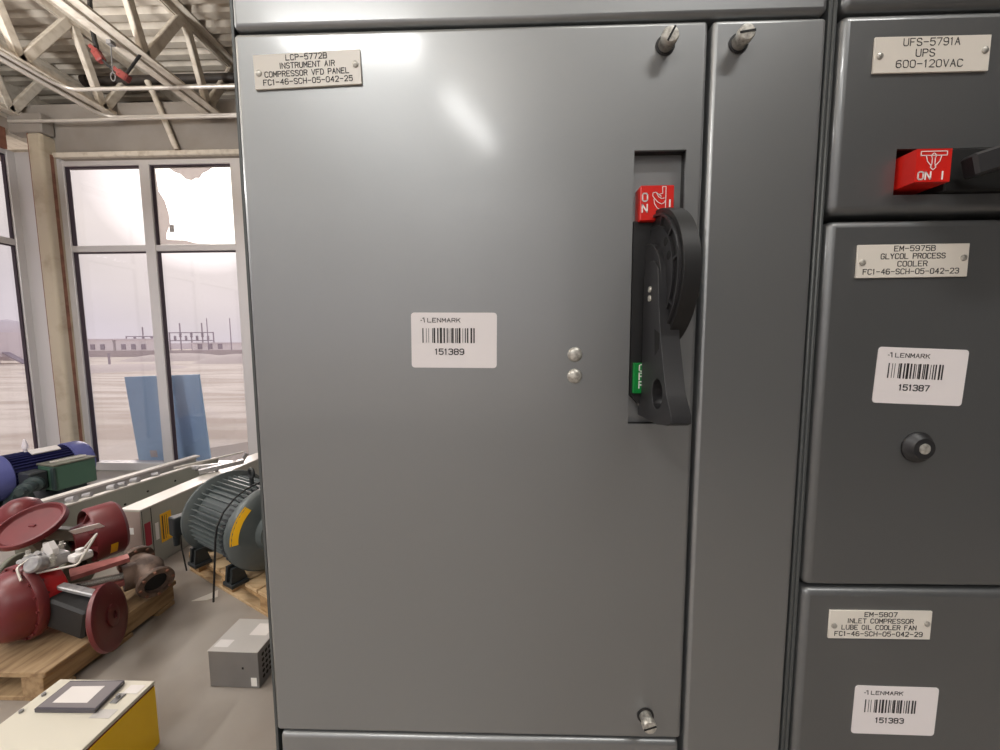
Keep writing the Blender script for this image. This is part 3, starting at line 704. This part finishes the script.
# ---- pallets
def pallet(name, lab, o, xd, L, Wd, n, mt, hgt=.14):
    """o: front left corner at floor, xd: direction of the front edge"""
    xd = Vector((xd[0], xd[1], 0)).normalized(); yd = Vector((-xd.y, xd.x, 0))
    fm = axes(o, xd, yd, (0, 0, 1))
    t = thing(name, lab, 'pallet', o, 'wooden pallets on the shop floor')
    w = L/n
    for k in range(n): MB(fm).box(k*w+.006, (k+1)*w-.006, 0, Wd, hgt-.02, hgt, .002, 1).build('deck_board', mt, t)
    for y in (0, Wd/2-.04, Wd-.08):
        MB(fm).box(0, L, y, y+.08, hgt-.042, hgt-.021, .002, 1).build('stringer', 'wood_s', t)
        for x in (0, L/2-.06, L-.12): MB(fm).box(x, x+.12, y+.002, y+.078, .019, hgt-.043, .002, 1).build('block', 'wood_s', t)
        MB(fm).box(0, L, y, y+.078, 0, .018, .002, 1).build('bottom_board', mt, t)
    return fm
pm = pallet('pallet', 'pale pine pallet under the dark grey finned motor', (-2.15, 2.265, 0), (.89, -.45), .95, .75, 7, 'wood', .13)
# red valve pallet
t = thing('pallet', 'worn brown plywood pallet under the red valves', 'pallet', (-2.5, 1.9, 0), 'wooden pallets on the shop floor')
PX0, PX1, PY0, PY1 = -2.95, -1.95, 1.36, 1.965
MB().box(PX0, PX1, PY0, PY1, .115, .14, .003, 1).build('deck', 'wood_o', t)
for x in (PX0+.02, -2.53, PX1-.115):
    MB().box(x, x+.095, PY0+.005, PY1, .022, .114, .003, 1).build('stringer', 'wood_o', t)
for y in (PY0+.01, 1.62, PY1-.11): MB().box(PX0, PX1-.01, y, y+.1, 0, .021, .002, 1).build('bottom_board', 'wood_o', t)

# ---- grey finned motor on the pine pallet
a0 = Vector((-1.92, 2.33, .400)); a1 = Vector((-1.45, 2.10, .400)); ax = (a1-a0).normalized()
side = Vector((ax.y, -ax.x, 0)).normalized()     # toward the viewer
if side.y > 0: side = -side
t = thing('electric_motor', 'dark grey finned motor strapped on the pine pallet', 'motor', (-1.7, 2.28, .13))
L = (a1-a0).length
MB().lathe([(0, .02), (.2, .02), (.2, L-.06), (0, L-.06)], a0, ax, 40).build('stator_frame', 'motor', t)
for k in range(44):
    ang = 2*PI*k/44
    if 4.1 < ang < 5.32: continue
    m = MB(); mt = axes(a0, ax, side, Vector((0, 0, 1)))
    c_, s_ = math.cos(ang), math.sin(ang)
    rad = side*c_+Vector((0, 0, 1))*s_
    big = .232
    m.bar(a0+ax*.04+rad*(.196+big)/2, a0+ax*(L-.09)+rad*(.196+big)/2, .006, big-.196, rad); m.build('cooling_fin', 'motor', t)
MB().lathe([(.19, -.012), (.258, -.012), (.262, -.008), (.262, .006), (.258, .010), (.2, .03)], a0+ax*.03, ax, 48).build('rear_flange', 'motor', t)
MB().lathe([(0, -.07), (.12, -.07), (.2, -.04), (.225, 0), (.2, .02)], a0, ax, 40).build('rear_bell', 'motor', t)
MB().lathe([(.19, L-.06), (.245, L-.05), (.252, L-.03), (.252, L), (.238, L+.02), (.2, L+.035), (.13, L+.05), (.12, L+.09), (.05, L+.10), (0, L+.10)], a0, ax, 48).build('front_bell', 'motor', t)
m = MB()
for k in range(52):
    ang = 2*PI*k/52; rad = side*math.cos(ang)+Vector((0, 0, 1))*math.sin(ang)
    m.bar(a0+ax*(L-.085)+rad*.238, a0+ax*(L-.045)+rad*.238, .012, .022, rad)
m.build('vent_tooth', 'motor_d', t)
# warning sticker on the front bell
m = MB(); pr = [(.2445, L+.0165), (.209, L+.0340)]
m.lathe(pr, a0, ax, 14, math.radians(52), math.radians(-22), ref=side*1.0+Vector((0, 0, .55))); m.build('warning_sticker', 'lyellow', t, label='yellow warning sticker')
mb = MB()
mb.tube([a0+ax*(L*.62)+Vector((0, 0, .225+.0)), a0+ax*(L*.62)+Vector((0, 0, .275))], .012, 8)
mb.tube([a0+ax*(L*.62)+Vector((0, 0, .30))+ax*(.026*math.cos(k*PI/8))+Vector((0, 0, .03*math.sin(k*PI/8))) for k in range(17)], .009, 8); mb.build('lifting_eye', 'motor_d', t)
mb = MB(); q = a0+ax*-.045+side*.235+Vector((0, 0, .0)); mt = axes(q, ax, -side, (0, 0, 1))
cb = MB(mt).box(-.035, .04, -.05, .05, -.07, .05, .010, 2).build('terminal_box', 'motor_d', t)
MB(mt).cyl((-.01, -.02, -.07), (-.015, -.02, -.14), .02, .017).build('cable_gland', 'motor_d', cb)
for d in (.05, L-.06):
    for s_ in (-1, 1):
        b = a0+ax*d+side*(.19*s_); mt = axes((b.x, b.y, .13), ax, -side, (0, 0, 1))
        MB(mt).box(-.05, .05, -.045, .045, 0, .022, .003, 1).prism([(-.045, .022), (.04, .022), (.03, .11), (-.02, .11)], [], lambda a, b_, c_: (c_, a*s_*-1, b_), -.035, -.015).prism([(-.045, .022), (.04, .022), (.03, .11), (-.02, .11)], [], lambda a, b_, c_: (c_, a*s_*-1, b_), .015, .035).build('foot', 'motor_d', t)
st = thing('strap_band', 'thin black strap tying the grey motor down to the pallet', 'strap', (-1.8, 2.2, .13))
m = MB()
for d, dz in ((.0, .0),):
    pts = [a0+ax*(L-.11)+side*(.255*math.cos(k))+Vector((0, 0, .255*math.sin(k))) for k in [i*PI/10 for i in range(0, 11)]]
    m.tube([Vector((pts[0].x+side.x*.03, pts[0].y+side.y*.03, .06))]+pts+[Vector((pts[-1].x, pts[-1].y, .135))], .005, 6)
m.build('front_strap', 'ink_rubber', st)
m = MB()
m.tube([Vector((-2.13, 2.20, .30)), Vector((-2.12, 2.19, .2)), Vector((-2.08, 2.17, .06))], .004, 6); m.build('rear_strap', 'ink_rubber', st)
tag(MB().prism([(-1.88, 1.975), (-1.795, 1.985), (-1.755, 2.015), (-1.80, 2.075), (-1.83, 2.03)], [], lambda a, b, c: (a, b, c), .0005, .003).build('cardboard_scrap', 'encl_w', smooth=False), 'torn pale cardboard scrap on floor before the pine pallet', 'cardboard')

# ---- grey enclosure with red and yellow labels
t = thing('panel_enclosure', 'long grey enclosure with red and yellow labels standing behind the motor', 'enclosure', (-2.5, 2.6, 0))
em = axes((-2.590, 2.262, 0), (.990, -.08, 0), (.03, 1, 0), (0, 0, 1))
MB(em).box(0, .155, 0, 1.35, .003, .415, .002, 1).build('body', 'encl', t)
MB(em).box(-.001, .156, -.001, 1.351, .415, .425, .001, 1).build('top_rail', 'encl_w', t)
MB(em).box(.003, .152, -.003, 0, .01, .41).build('end_plate', 'encl_f', t, smooth=False)
MB(em).box(.045, .095, -.0042, -.003, .255, .30).build('end_label', 'white', t, smooth=False)
mb = MB(em); mb.box(.1552, .1562, .063, .067, .02, .41); mb.box(.1552, .1562, .004, .007, .02, .41); mb.build('seam', 'dark', t, smooth=False)
MB(em).box(.1552, .1568, .016, .055, .16, .32).build('red_label', 'lred', t, smooth=False); MB(em).box(.1552, .1568, .12, .20, .13, .335).build('yellow_label', 'lyellow', t, smooth=False)
mb = MB(em); mb.box(.1568, .1572, .132, .140, .15, .32); mb.box(.1568, .1572, .150, .153, .15, .32); mb.box(.1568, .1572, .163, .166, .17, .32); mb.build('label_print', 'ink', t, smooth=False)
MB(em).box(.1552, .1560, .085, .108, .17, .29).build('white_label', 'white', t, smooth=False)
t = thing('bracket_clamp', 'metal clamp brackets lying on the labelled grey enclosure', 'bracket', (-2.52, 3.0, .426))
mb = MB(em); mb.bar((-.02, .62, .455), (.19, .86, .475), .045, .035); mb.bar((-.16, .70, .46), (.03, .78, .465), .03, .025); mb.bar((.13, .90, .45), (.16, .94, .52), .03, .03); mb.bar((.05, .72, .427), (.05, .72, .47), .02, .02)
mb.build('arm', 'instr', t); mb = MB(em)
for p in ((.03, .70, .455), (.14, .82, .47), (-.12, .72, .45)): mb.ball(p, .03, 1, 1, .8)
mb.build('joint', 'galv', t)

# ---- long open trough
t = thing('cable_trough', 'long open-topped grey trough lying beside the blue motor', 'trough', (-3.0, 2.7, 0))
tm = axes((-2.950, 2.226, 0), (.985, -.17, 0), (.19, .982, 0), (0, 0, 1)); TL = 1.07
mb = MB(tm); mb.box(-.012, 0, 0, TL, .003, .44); mb.box(-.27, -.258, 0, TL, .003, .44); mb.box(-.27, 0, 0, TL, .20, .21); mb.box(-.27, 0, TL-.01, TL, .003, .40); mb.build('side_sheet', 'encl', t, smooth=False)
mb = MB(tm); mb.box(-.045, .002, -.001, TL+.001, .44, .452, .001, 1); mb.build('near_rail', 'encl_w', t)
mb = MB(tm); mb.box(-.30, -.235, .0, TL+.02, .44, .456, .001, 1); mb.build('far_rail', 'encl_w', t)
MB(tm).box(-.256, -.014, .01, TL-.02, .375, .38).build('inner_plate', 'far_dark', t, smooth=False)
mb = MB(tm)
for y, r in ((.07, .022), (.15, .016), (.29, .022), (.35, .018), (.43, .022), (.57, .014)):
    mb.cyl((-.06, y, .462), (-.02, y+.02, .470), r)
mb.build('clip', 'instr', t)
mb = MB(tm)
for y, z in ((.34, .32), (.49, .36), (.69, .37), (.74, .32), (.21, .33)): mb.prism(arc(y, z, .009, 0, 300, 5), [], lambda a, b, c: (c, a, b), .0002, .0008)
mb.build('bolt_hole', 'dark', t, smooth=False)
rd = MB(tm).cyl((-.07, .74, .4605), (.10, 1.24, .4605), .008); tag(rd.build('threaded_rod', 'encl_w'), 'thin pale rod lying across the end of the trough', 'rod')

# ---- blue motor with green terminal box
t = thing('electric_motor', 'dark blue finned motor with green terminal box by the corner column', 'motor', (-4.35, 3.3, 0))
b0 = Vector((-4.66, 2.93, .32)); b1 = Vector((-4.50, 3.62, .32)); bx_ = (b1-b0).normalized(); L = (b1-b0).length
bs = Vector((bx_.y, -bx_.x, 0))                 # toward +x
MB().lathe([(0, .0), (.17, .0), (.17, L), (0, L)], b0, bx_, 36).build('stator_frame', 'blue', t)
for k in range(40):
    ang = 2*PI*k/40
    if 3.9 < ang < 5.5: continue
    rad = bs*math.cos(ang)+Vector((0, 0, 1))*math.sin(ang)
    MB().bar(b0+bx_*.16+rad*.182, b0+bx_*(L-.10)+rad*.182, .006, .028, rad).build('cooling_fin', 'blue', t)
MB().lathe([(0, -.02), (.12, -.02), (.19, 0), (.208, .03), (.208, .17), (.195, .18)], b0, bx_, 40).build('fan_cowl', 'blue_l', t)
MB().lathe([(.19, L-.13), (.205, L-.12), (.205, L-.02), (.18, L+.02), (.08, L+.04), (0, L+.04)], b0, bx_, 40).build('end_bell', 'blue_l', t)
mt = axes(b0+bx_*.42+bs*.085+Vector((0, 0, .187)), bx_, (-bs*.88+Vector((0, 0, .45))).normalized(), (bs*.45+Vector((0, 0, .88))).normalized())
MB(mt).box(-.1, .09, -.035, .035, 0, .012).build('rating_plate', 'paper', t, smooth=False)
mb = MB(); p = b0+bx_*.33+Vector((0, 0, .19)); mb.tube([p, p+Vector((0, 0, .05))], .012, 8); mb.lathe([(.02, 0), (.022, .03), (.008, .09), (0, .095)], p+Vector((0, 0, .03)), (0, 0, 1), 10); mb.build('lifting_eye', 'far_mid', t)
mt = axes(b0+bx_*.40+bs*.36, bx_, -bs, (0, 0, 1))
gb = MB(mt).box(-.12, .17, -.13, .10, -.13, .10, .015, 2).build('terminal_box', 'greenbox', t, label='green terminal box')
MB(mt).box(-.125, .175, -.135, .10, .10, .115, .004, 1).build('box_lid', 'cast', gb)
MB(mt).box(-.13, -.115, -.14, -.1, -.11, .09).build('box_hinge', 'green_d', gb)
MB(mt).bar((-.08, .0, .12), (.14, -.05, .125), .02, .012).build('loose_strip', 'encl_w', gb)
MB(mt).box(-.24, -.125, -.06, .10, -.10, .07, .01, 1).build('junction_piece', 'motor_d', gb)
MB(mt).lathe([(.05, 0), (.065, .02), (.065, .05), (.04, .06), (.04, .12), (.052, .13), (.052, .16), (.03, .17), (.03, .22), (0, .22)], (-.20, -.06, -.02), (-.75, -.66, -.05), 20).build('cable_gland', 'green_d', gb)
for d in (.2, L-.16):
    for s_ in (-1, 1):
        b = b0+bx_*d+bs*(.15*s_); mt = axes((b.x, b.y, 0), bx_, -bs, (0, 0, 1))
        MB(mt).prism([(-.08, .06), (.08, .06), (.08, .09), (.04, .24), (-.04, .24), (-.08, .09)], [], lambda a, b_, c_: (a, c_, b_), -.06, .06).build('foot', 'green_d', t)
mt = axes((b0.x, b0.y, 0), bx_, -bs, (0, 0, 1)); MB(mt).box(.02, L, -.30, .24, 0, .06, .005, 1).build('base_frame', 'green_d', t)

# ---- front red actuated valve
t = thing('actuated_valve', 'front red actuated valve with rust brown flanged body on pallet', 'valve', (-2.1, 1.7, .14))
fa = Vector((-2.265, 1.53, .322)); va = Vector((.26, .965, -.02)).normalized()
MB().lathe([(0, -.135), (.05, -.132), (.09, -.120), (.125, -.095), (.146, -.06), (.156, -.02), (.158, 0)], fa, va, 44).build('dome_casing', 'valve', t)
MB().lathe([(.15, -.012), (.170, -.012), (.174, -.006), (.174, .018), (.170, .024), (.15, .024)], fa, va, 44).build('casing_flange', 'valve', t)
m = MB(); u_ = va.orthogonal().normalized(); w_ = va.cross(u_)
for k in range(16):
    a = 2*PI*k/16; c_ = fa+(u_*math.cos(a)+w_*math.sin(a))*.164
    m.cyl(c_-va*.018, c_+va*.03, .006, seg=8)
m.build('casing_bolt', 'valve', t)
MB().lathe([(.155, .024), (.152, .05), (.14, .10), (.08, .125), (0, .125)], fa, va, 40).build('lower_casing', 'valve_b', t)
p = fa-va*.13; sv = Vector((va.y, -va.x, 0))
MB().cyl(p, p-va*.035, .022).tube([p-va*.03, p-va*.04+sv*.03+Vector((0, 0, .012)), p-va*.03+sv*.09+Vector((0, 0, .02))], .011, 8).build('vent_fitting', 'motor_d', t)
f1c = Vector((-2.145, 1.93, .285)); f2c = Vector((-1.895, 1.80, .235)); fa2 = (f2c-f1c).normalized(); bc = (f1c+f2c)/2
yd = (bc-fa); yd.z = 0; yl = yd.length; yd.normalize(); ys = Vector((yd.y, -yd.x, 0))
yk = MB()
for z0_ in (.05, -.07):
    yk.prism([(.15, -.05), (yl-.06, -.03), (yl-.06, .03), (.15, .05)], [], lambda a, b, c: tuple(fa+yd*a+ys*b+Vector((0, 0, c-.05*a))), z0_, z0_+.022)
yk.build('yoke', 'valve_p', t)
MB().cyl(fa+yd*.08, bc, .018).build('valve_stem', 'zinc', t)
MB().lathe([(.05, -.12), (.062, -.07), (.078, 0), (.062, .07), (.05, .12)], bc, fa2, 28).lathe([(.068, -.09), (.068, -.02), (.05, .02)], bc, yd, 24).build('valve_body', 'rustbody', t)
for d in (-1, 1):
    o_ = bc+fa2*(.118*d); fl = MB().lathe([(.045, 0), (.076, 0), (.079, .004), (.079, .022), (.076, .026), (.052, .028), (.046, .002)], o_, fa2*d, 32).build('pipe_flange', 'rustbody', t)
    MB().lathe([(.047, .008), (0, .008)], o_, fa2*d, 24).build('flange_bore', 'dark', fl)
    m = MB(); u_ = fa2.orthogonal().normalized(); w_ = fa2.cross(u_)
    for k in range(8):
        a = 2*PI*k/8+.2; c_ = o_+(u_*math.cos(a)+w_*math.sin(a))*.067; m.cyl(c_-fa2*d*.010, c_+fa2*d*.036, .007, seg=8)
    m.build('flange_bolt', 'rust', fl)
# black box and red side disc
dc = Vector((-1.862, 1.55, .248)); dn = Vector((.86, .48, .16)).normalized()
q0 = dc+Vector((-.062, .0, -.012)); q1 = Vector((-2.13, 1.57, .29))
MB().bar(q1, q0, .12, .14, (0, 0, 1), .01).build('piston_housing', 'ink_rubber', t)
MB().bar(q1+Vector((0, 0, .088)), q0+Vector((.03, .02, .088)), .035, .02, (0, 0, 1), .004).build('guide_bar', 'instr', t)
MB().lathe([(0, -.024), (.143, -.024), (.150, -.019), (.150, -.004), (.143, .0), (.12, .002), (.05, .002), (.05, .008), (.03, .012), (.018, .012), (.018, .004), (0, .004)], dc, dn, 44).build('side_disc', 'valve', t, label='round red end disc')
# positioner instruments
ic = fa+va*.08+sv*.06+Vector((0, 0, .185)); mt = axes(ic, sv, va, (0, 0, 1)) @ Matrix.Scale(.8, 4)
MB(mt).box(-.07, .07, -.05, .06, -.05, .02, .01, 2).build('positioner', 'instr', t)
MB(mt).lathe([(.0, 0), (.04, 0), (.045, .01), (.045, .05), (.036, .06), (0, .06)], (.035, -.045, -.01), (.3, -.8, .45), 20).build('pressure_gauge', 'instr', t)
MB(mt).prism([(-.03, .0), (.055, .01), (.06, .06), (.02, .10), (-.035, .075)], [], lambda a, b, c: (a, c, b), -.01, .015).build('white_cover', 'white_plastic', t)
mb = MB(mt)
random.seed(3)
for k in range(9):
    mb.cyl((-.10+.022*k % .09-.02, -.06+.013*k, -.03+.012*(k % 5)), (-.07+.018*k % .08, -.09+.016*k, .01+.012*(k % 4)), .013, seg=10)
mb.build('tube_fitting', 'instr', t)
for (x_, y_, z_, h_) in ((-.09, .02, -.04, .10), (-.06, -.06, -.03, .09), (.075, -.02, -.03, .07), (-.02, .06, .0, .06)):
    MB(mt).lathe([(0, 0), (.012, 0), (.012, h_*.4), (.017, h_*.45), (.017, h_*.7), (.010, h_*.75), (.010, h_), (0, h_)], (x_, y_, z_), (-.2, .1, 1), 6).build('hex_fitting', 'zinc', t)
MB(mt).box(.085, .16, .03, .12, -.04, .01, .012, 2).cyl((.12, .075, .01), (.12, .075, .03), .018).build('solenoid', 'white_plastic', t)
mb = MB(mt); mb.tube(bend([(-.02, -.10, -.06), (.22, .02, -.02), (.12, .16, .09), (.06, .10, -.02)], .02, 4), .006, 8); mb.tube(bend([(-.05, -.02, .03), (-.02, -.12, .0), (.04, -.13, -.06)], .02, 4), .006, 8); mb.build('air_tube', 'conduit', t)

# ---- rear red valve
t = thing('actuated_valve', 'rear red valve with a large tilted round casing on top', 'valve', (-2.42, 1.95, .14))
lc = Vector((-2.56, 1.80, .555)); ln = Vector((.08, -.48, .87)).normalized()
MB().lathe([(0, -.01), (.112, -.009), (.120, -.002), (.122, .007), (.127, .012), (.136, .010), (.141, .0), (.139, -.018), (.12, -.035), (.07, -.05), (0, -.055)], lc, ln, 52).build('casing_lid', 'valve', t)
MB().bar(lc+ln*-.009+Vector((-.012, 0, 0)), lc+ln*-.009+Vector((.022, 0, 0)), .014, .010, ln, .003).build('lid_boss', 'valve', t)
dc2 = Vector((-2.42, 1.97, .415)); dn2 = Vector((.42, .90, .02)).normalized()
MB().lathe([(.05, -.09), (.07, -.09), (.085, -.03), (.12, .02), (.148, .04)], dc2, dn2, 44).lathe([(.140, .05), (.140, -.02), (.148, -.03), (.156, -.02), (.156, .09), (.142, .105), (0, .115)], dc2, dn2, 44).build('drum_casing', 'valve', t)
for k in range(6):
    a = 2*PI*k/6+.3; u_ = dn2.orthogonal().normalized(); w_ = dn2.cross(u_); rd_ = u_*math.cos(a)+w_*math.sin(a)
    MB().bar(dc2+dn2*-.02+rd_*.07, dc2+dn2*.01+rd_*.145, .012, .05, dn2).build('drum_rib', 'valve', t)
MB().lathe([(.1575, .02), (.1575, .05)], dc2, dn2, 6, math.radians(26), math.radians(0), ref=(.8, -.5, -.25)).build('yellow_tag', 'lyellow', t)
q = dc2+Vector((.075, -.06, .085)); MB().bar(q+Vector((-.07, -.05, -.02)), q+Vector((.07, -.02, .01)), .003, .04, (.3, -.5, .8)).build('white_tag', 'paper', t)
mb = MB(); mb.bar((-2.56, 1.82, .51), (-2.50, 1.90, .26), .11, .07, (1, 0, 0), .02); mb.bar((-2.53, 1.84, .49), (-2.45, 1.95, .42), .08, .06, (0, 0, 1), .01); mb.build('yoke', 'cast', t)
vb = Vector((-2.56, 1.86, .255)); mb = MB(); mb.lathe([(.06, -.13), (.085, -.05), (.095, 0), (.085, .05), (.06, .13)], vb, (1, .2, 0), 24); mb.build('valve_body', 'cast', t)
for d in (-.15, -.02, .13):
    MB().lathe([(.04, -.014), (.108, -.014), (.112, -.008), (.112, .010), (.108, .014), (.04, .014)], vb+Vector((d, d*.2, 0)), (1, .2, .0), 32).build('pipe_flange', 'cast', t)
# ---- third dome behind, cut by the picture edge
t = thing('actuator_dome', 'small red actuator dome behind the tilted round casing', 'actuator', (-2.95, 2.06, .0))
MB().lathe([(0, .13), (.04, .125), (.075, .10), (.095, .05), (.10, 0), (.112, 0), (.112, -.02), (.09, -.02), (.05, -.08), (.05, -.2)], (-2.95, 2.045, .46), (.0, -.06, 1), 36).build('dome', 'valve', t)
MB().lathe([(.06, .30), (.06, .05), (.085, .04), (.085, 0), (0, 0)], (-2.95, 2.065, .001), (0, 0, 1), 28).build('pedestal', 'cast', t)

# ================================================================== LIGHT
def fixture(x, y, z, power, added_uplight, rot=0., sx=.24, sy=1.2, lab=''):
    t = thing('ceiling_light', lab, 'light', (x, y, z), 'suspended shop lights behind the viewpoint')
    m = Matrix.Translation((x, y, z)) @ Matrix.Rotation(math.radians(rot), 4, 'Z')
    MB(m).prism([(-sx/2-.03, .0), (sx/2+.03, 0), (.08, .09), (-.08, .09)], [], lambda a, b, c: (a, c, b), -sy/2-.03, sy/2+.03).build('housing', 'fix', t, smooth=False)
    mb = MB(m)
    for y_ in (-sy/2+.1, sy/2-.1): mb.cyl((0, y_, .09), (0, y_, Z0-z), .006, seg=6)
    mb.build('hanger', 'fix', t)
    l = bpy.data.lights.new('lamp', 'AREA'); l.shape = 'RECTANGLE'; l.size = sx; l.size_y = sy; l.energy = power; l.color = (1, .99, .97)
    lo = bpy.data.objects.new('lamp', l); COL.objects.link(lo); lo.matrix_world = m @ Matrix.Translation((0, 0, -.006))
    l2 = l.copy(); l2.energy = added_uplight; l2.size = .1; lo = bpy.data.objects.new('added_uplight', l2); COL.objects.link(lo); lo.matrix_world = m @ Matrix.Translation((0, 0, .10)) @ Matrix.Rotation(PI, 4, 'X')  # upward lamp added to brighten the deck and joists
for x, y, z, r, p, q, lab in ((-.45, -4.0, 4.2, 22, 28, 20, 'white suspended shop light over the near aisle'), (-1.40, -2.75, 4.2, 85, 62, 15, 'white suspended shop light left of the aisle'), (-3.4, -.4, 3.1, 0, 50, 120, 'white suspended fill light added over the open floor'), (-4.2, -4.0, 4.2, 0, 30, 20, 'white suspended fill light added by the rear windows'), (-3.75, 1.5, 3.1, 0, 42, 120, 'white suspended fill light added over the valves'), (1.3, -1.2, 4.2, 90, 34, 20, 'white suspended fill light added above the viewpoint')):  # apart from the pair reflected in the panel, lamps added as fill
    fixture(x, y, z, p, q, r, lab=lab)

w = bpy.data.worlds.new('sky'); S.world = w; w.use_nodes = True; t = w.node_tree
bg = t.nodes['Background']
tc = nd(t, 'ShaderNodeTexCoord'); sep = nd(t, 'ShaderNodeSeparateXYZ'); t.links.new(tc.outputs['Generated'], sep.inputs[0])
rp = nd(t, 'ShaderNodeValToRGB'); e = rp.color_ramp.elements
e[0].position = 0.; e[0].color = (1.04, .97, 1.0, 1); e[1].position = 1.; e[1].color = (1.0, 1.0, 1.06, 1)
x = e.new(.06); x.color = (1.06, .99, 1.01, 1); x = e.new(.22); x.color = (1.06, 1.0, .97, 1); x = e.new(.5); x.color = (1.0, .95, .97, 1)
t.links.new(sep.outputs['Z'], rp.inputs['Fac'])
# hazy sun glow behind thin cloud
sd = (r2*(195-500)/F_PX - u2*(195-375)/F_PX + fwd).normalized()
dot = nd(t, 'ShaderNodeVectorMath', operation='DOT_PRODUCT'); dot.inputs[1].default_value = sd
nrm = nd(t, 'ShaderNodeVectorMath', operation='NORMALIZE'); t.links.new(tc.outputs['Generated'], nrm.inputs[0]); t.links.new(nrm.outputs[0], dot.inputs[0])
gr = nd(t, 'ShaderNodeValToRGB'); g = gr.color_ramp.elements
g[0].position = .955; g[0].color = (0, 0, 0, 1); g[1].position = .998; g[1].color = (1.6, 1.5, 1.38, 1)
x = g.new(.975); x.color = (.08, .065, .0, 1); x = g.new(.989); x.color = (.22, .19, .12, 1)
t.links.new(dot.outputs['Value'], gr.inputs['Fac'])
nz = nd(t, 'ShaderNodeTexNoise'); nz.inputs['Scale'].default_value = 3.; nz.inputs['Detail'].default_value = 4
mpn = nd(t, 'ShaderNodeMapping'); mpn.inputs['Scale'].default_value = (1, 1, 4); t.links.new(tc.outputs['Generated'], mpn.inputs[0]); t.links.new(mpn.outputs[0], nz.inputs['Vector'])
mr = nd(t, 'ShaderNodeMapRange'); mr.inputs[3].default_value = .88; mr.inputs[4].default_value = 1.12; t.links.new(nz.outputs['Fac'], mr.inputs[0])
mul = nd(t, 'ShaderNodeVectorMath', operation='SCALE'); t.links.new(rp.outputs['Color'], mul.inputs[0]); t.links.new(mr.outputs[0], mul.inputs['Scale'])
add = nd(t, 'ShaderNodeVectorMath', operation='ADD'); t.links.new(mul.outputs[0], add.inputs[0]); t.links.new(gr.outputs['Color'], add.inputs[1])
t.links.new(add.outputs[0], bg.inputs['Color']); bg.inputs['Strength'].default_value = 1.0

sun = bpy.data.lights.new('sun', 'SUN'); sun.energy = 1.2; sun.angle = math.radians(12); sun.color = (1, .93, .82)
so = bpy.data.objects.new('sun', sun); COL.objects.link(so); so.rotation_euler = (-sd).to_track_quat('-Z', 'Y').to_euler(); so.location = sd*60
S.view_settings.view_transform = 'Standard'; S.view_settings.look = 'None'; S.view_settings.gamma = 1; S.view_settings.exposure = 0.
S.view_settings.use_curve_mapping = False
S.cycles.use_denoising = True; S.cycles.max_bounces = 8; S.cycles.transparent_max_bounces = 12; S.cycles.sample_clamp_indirect = 6
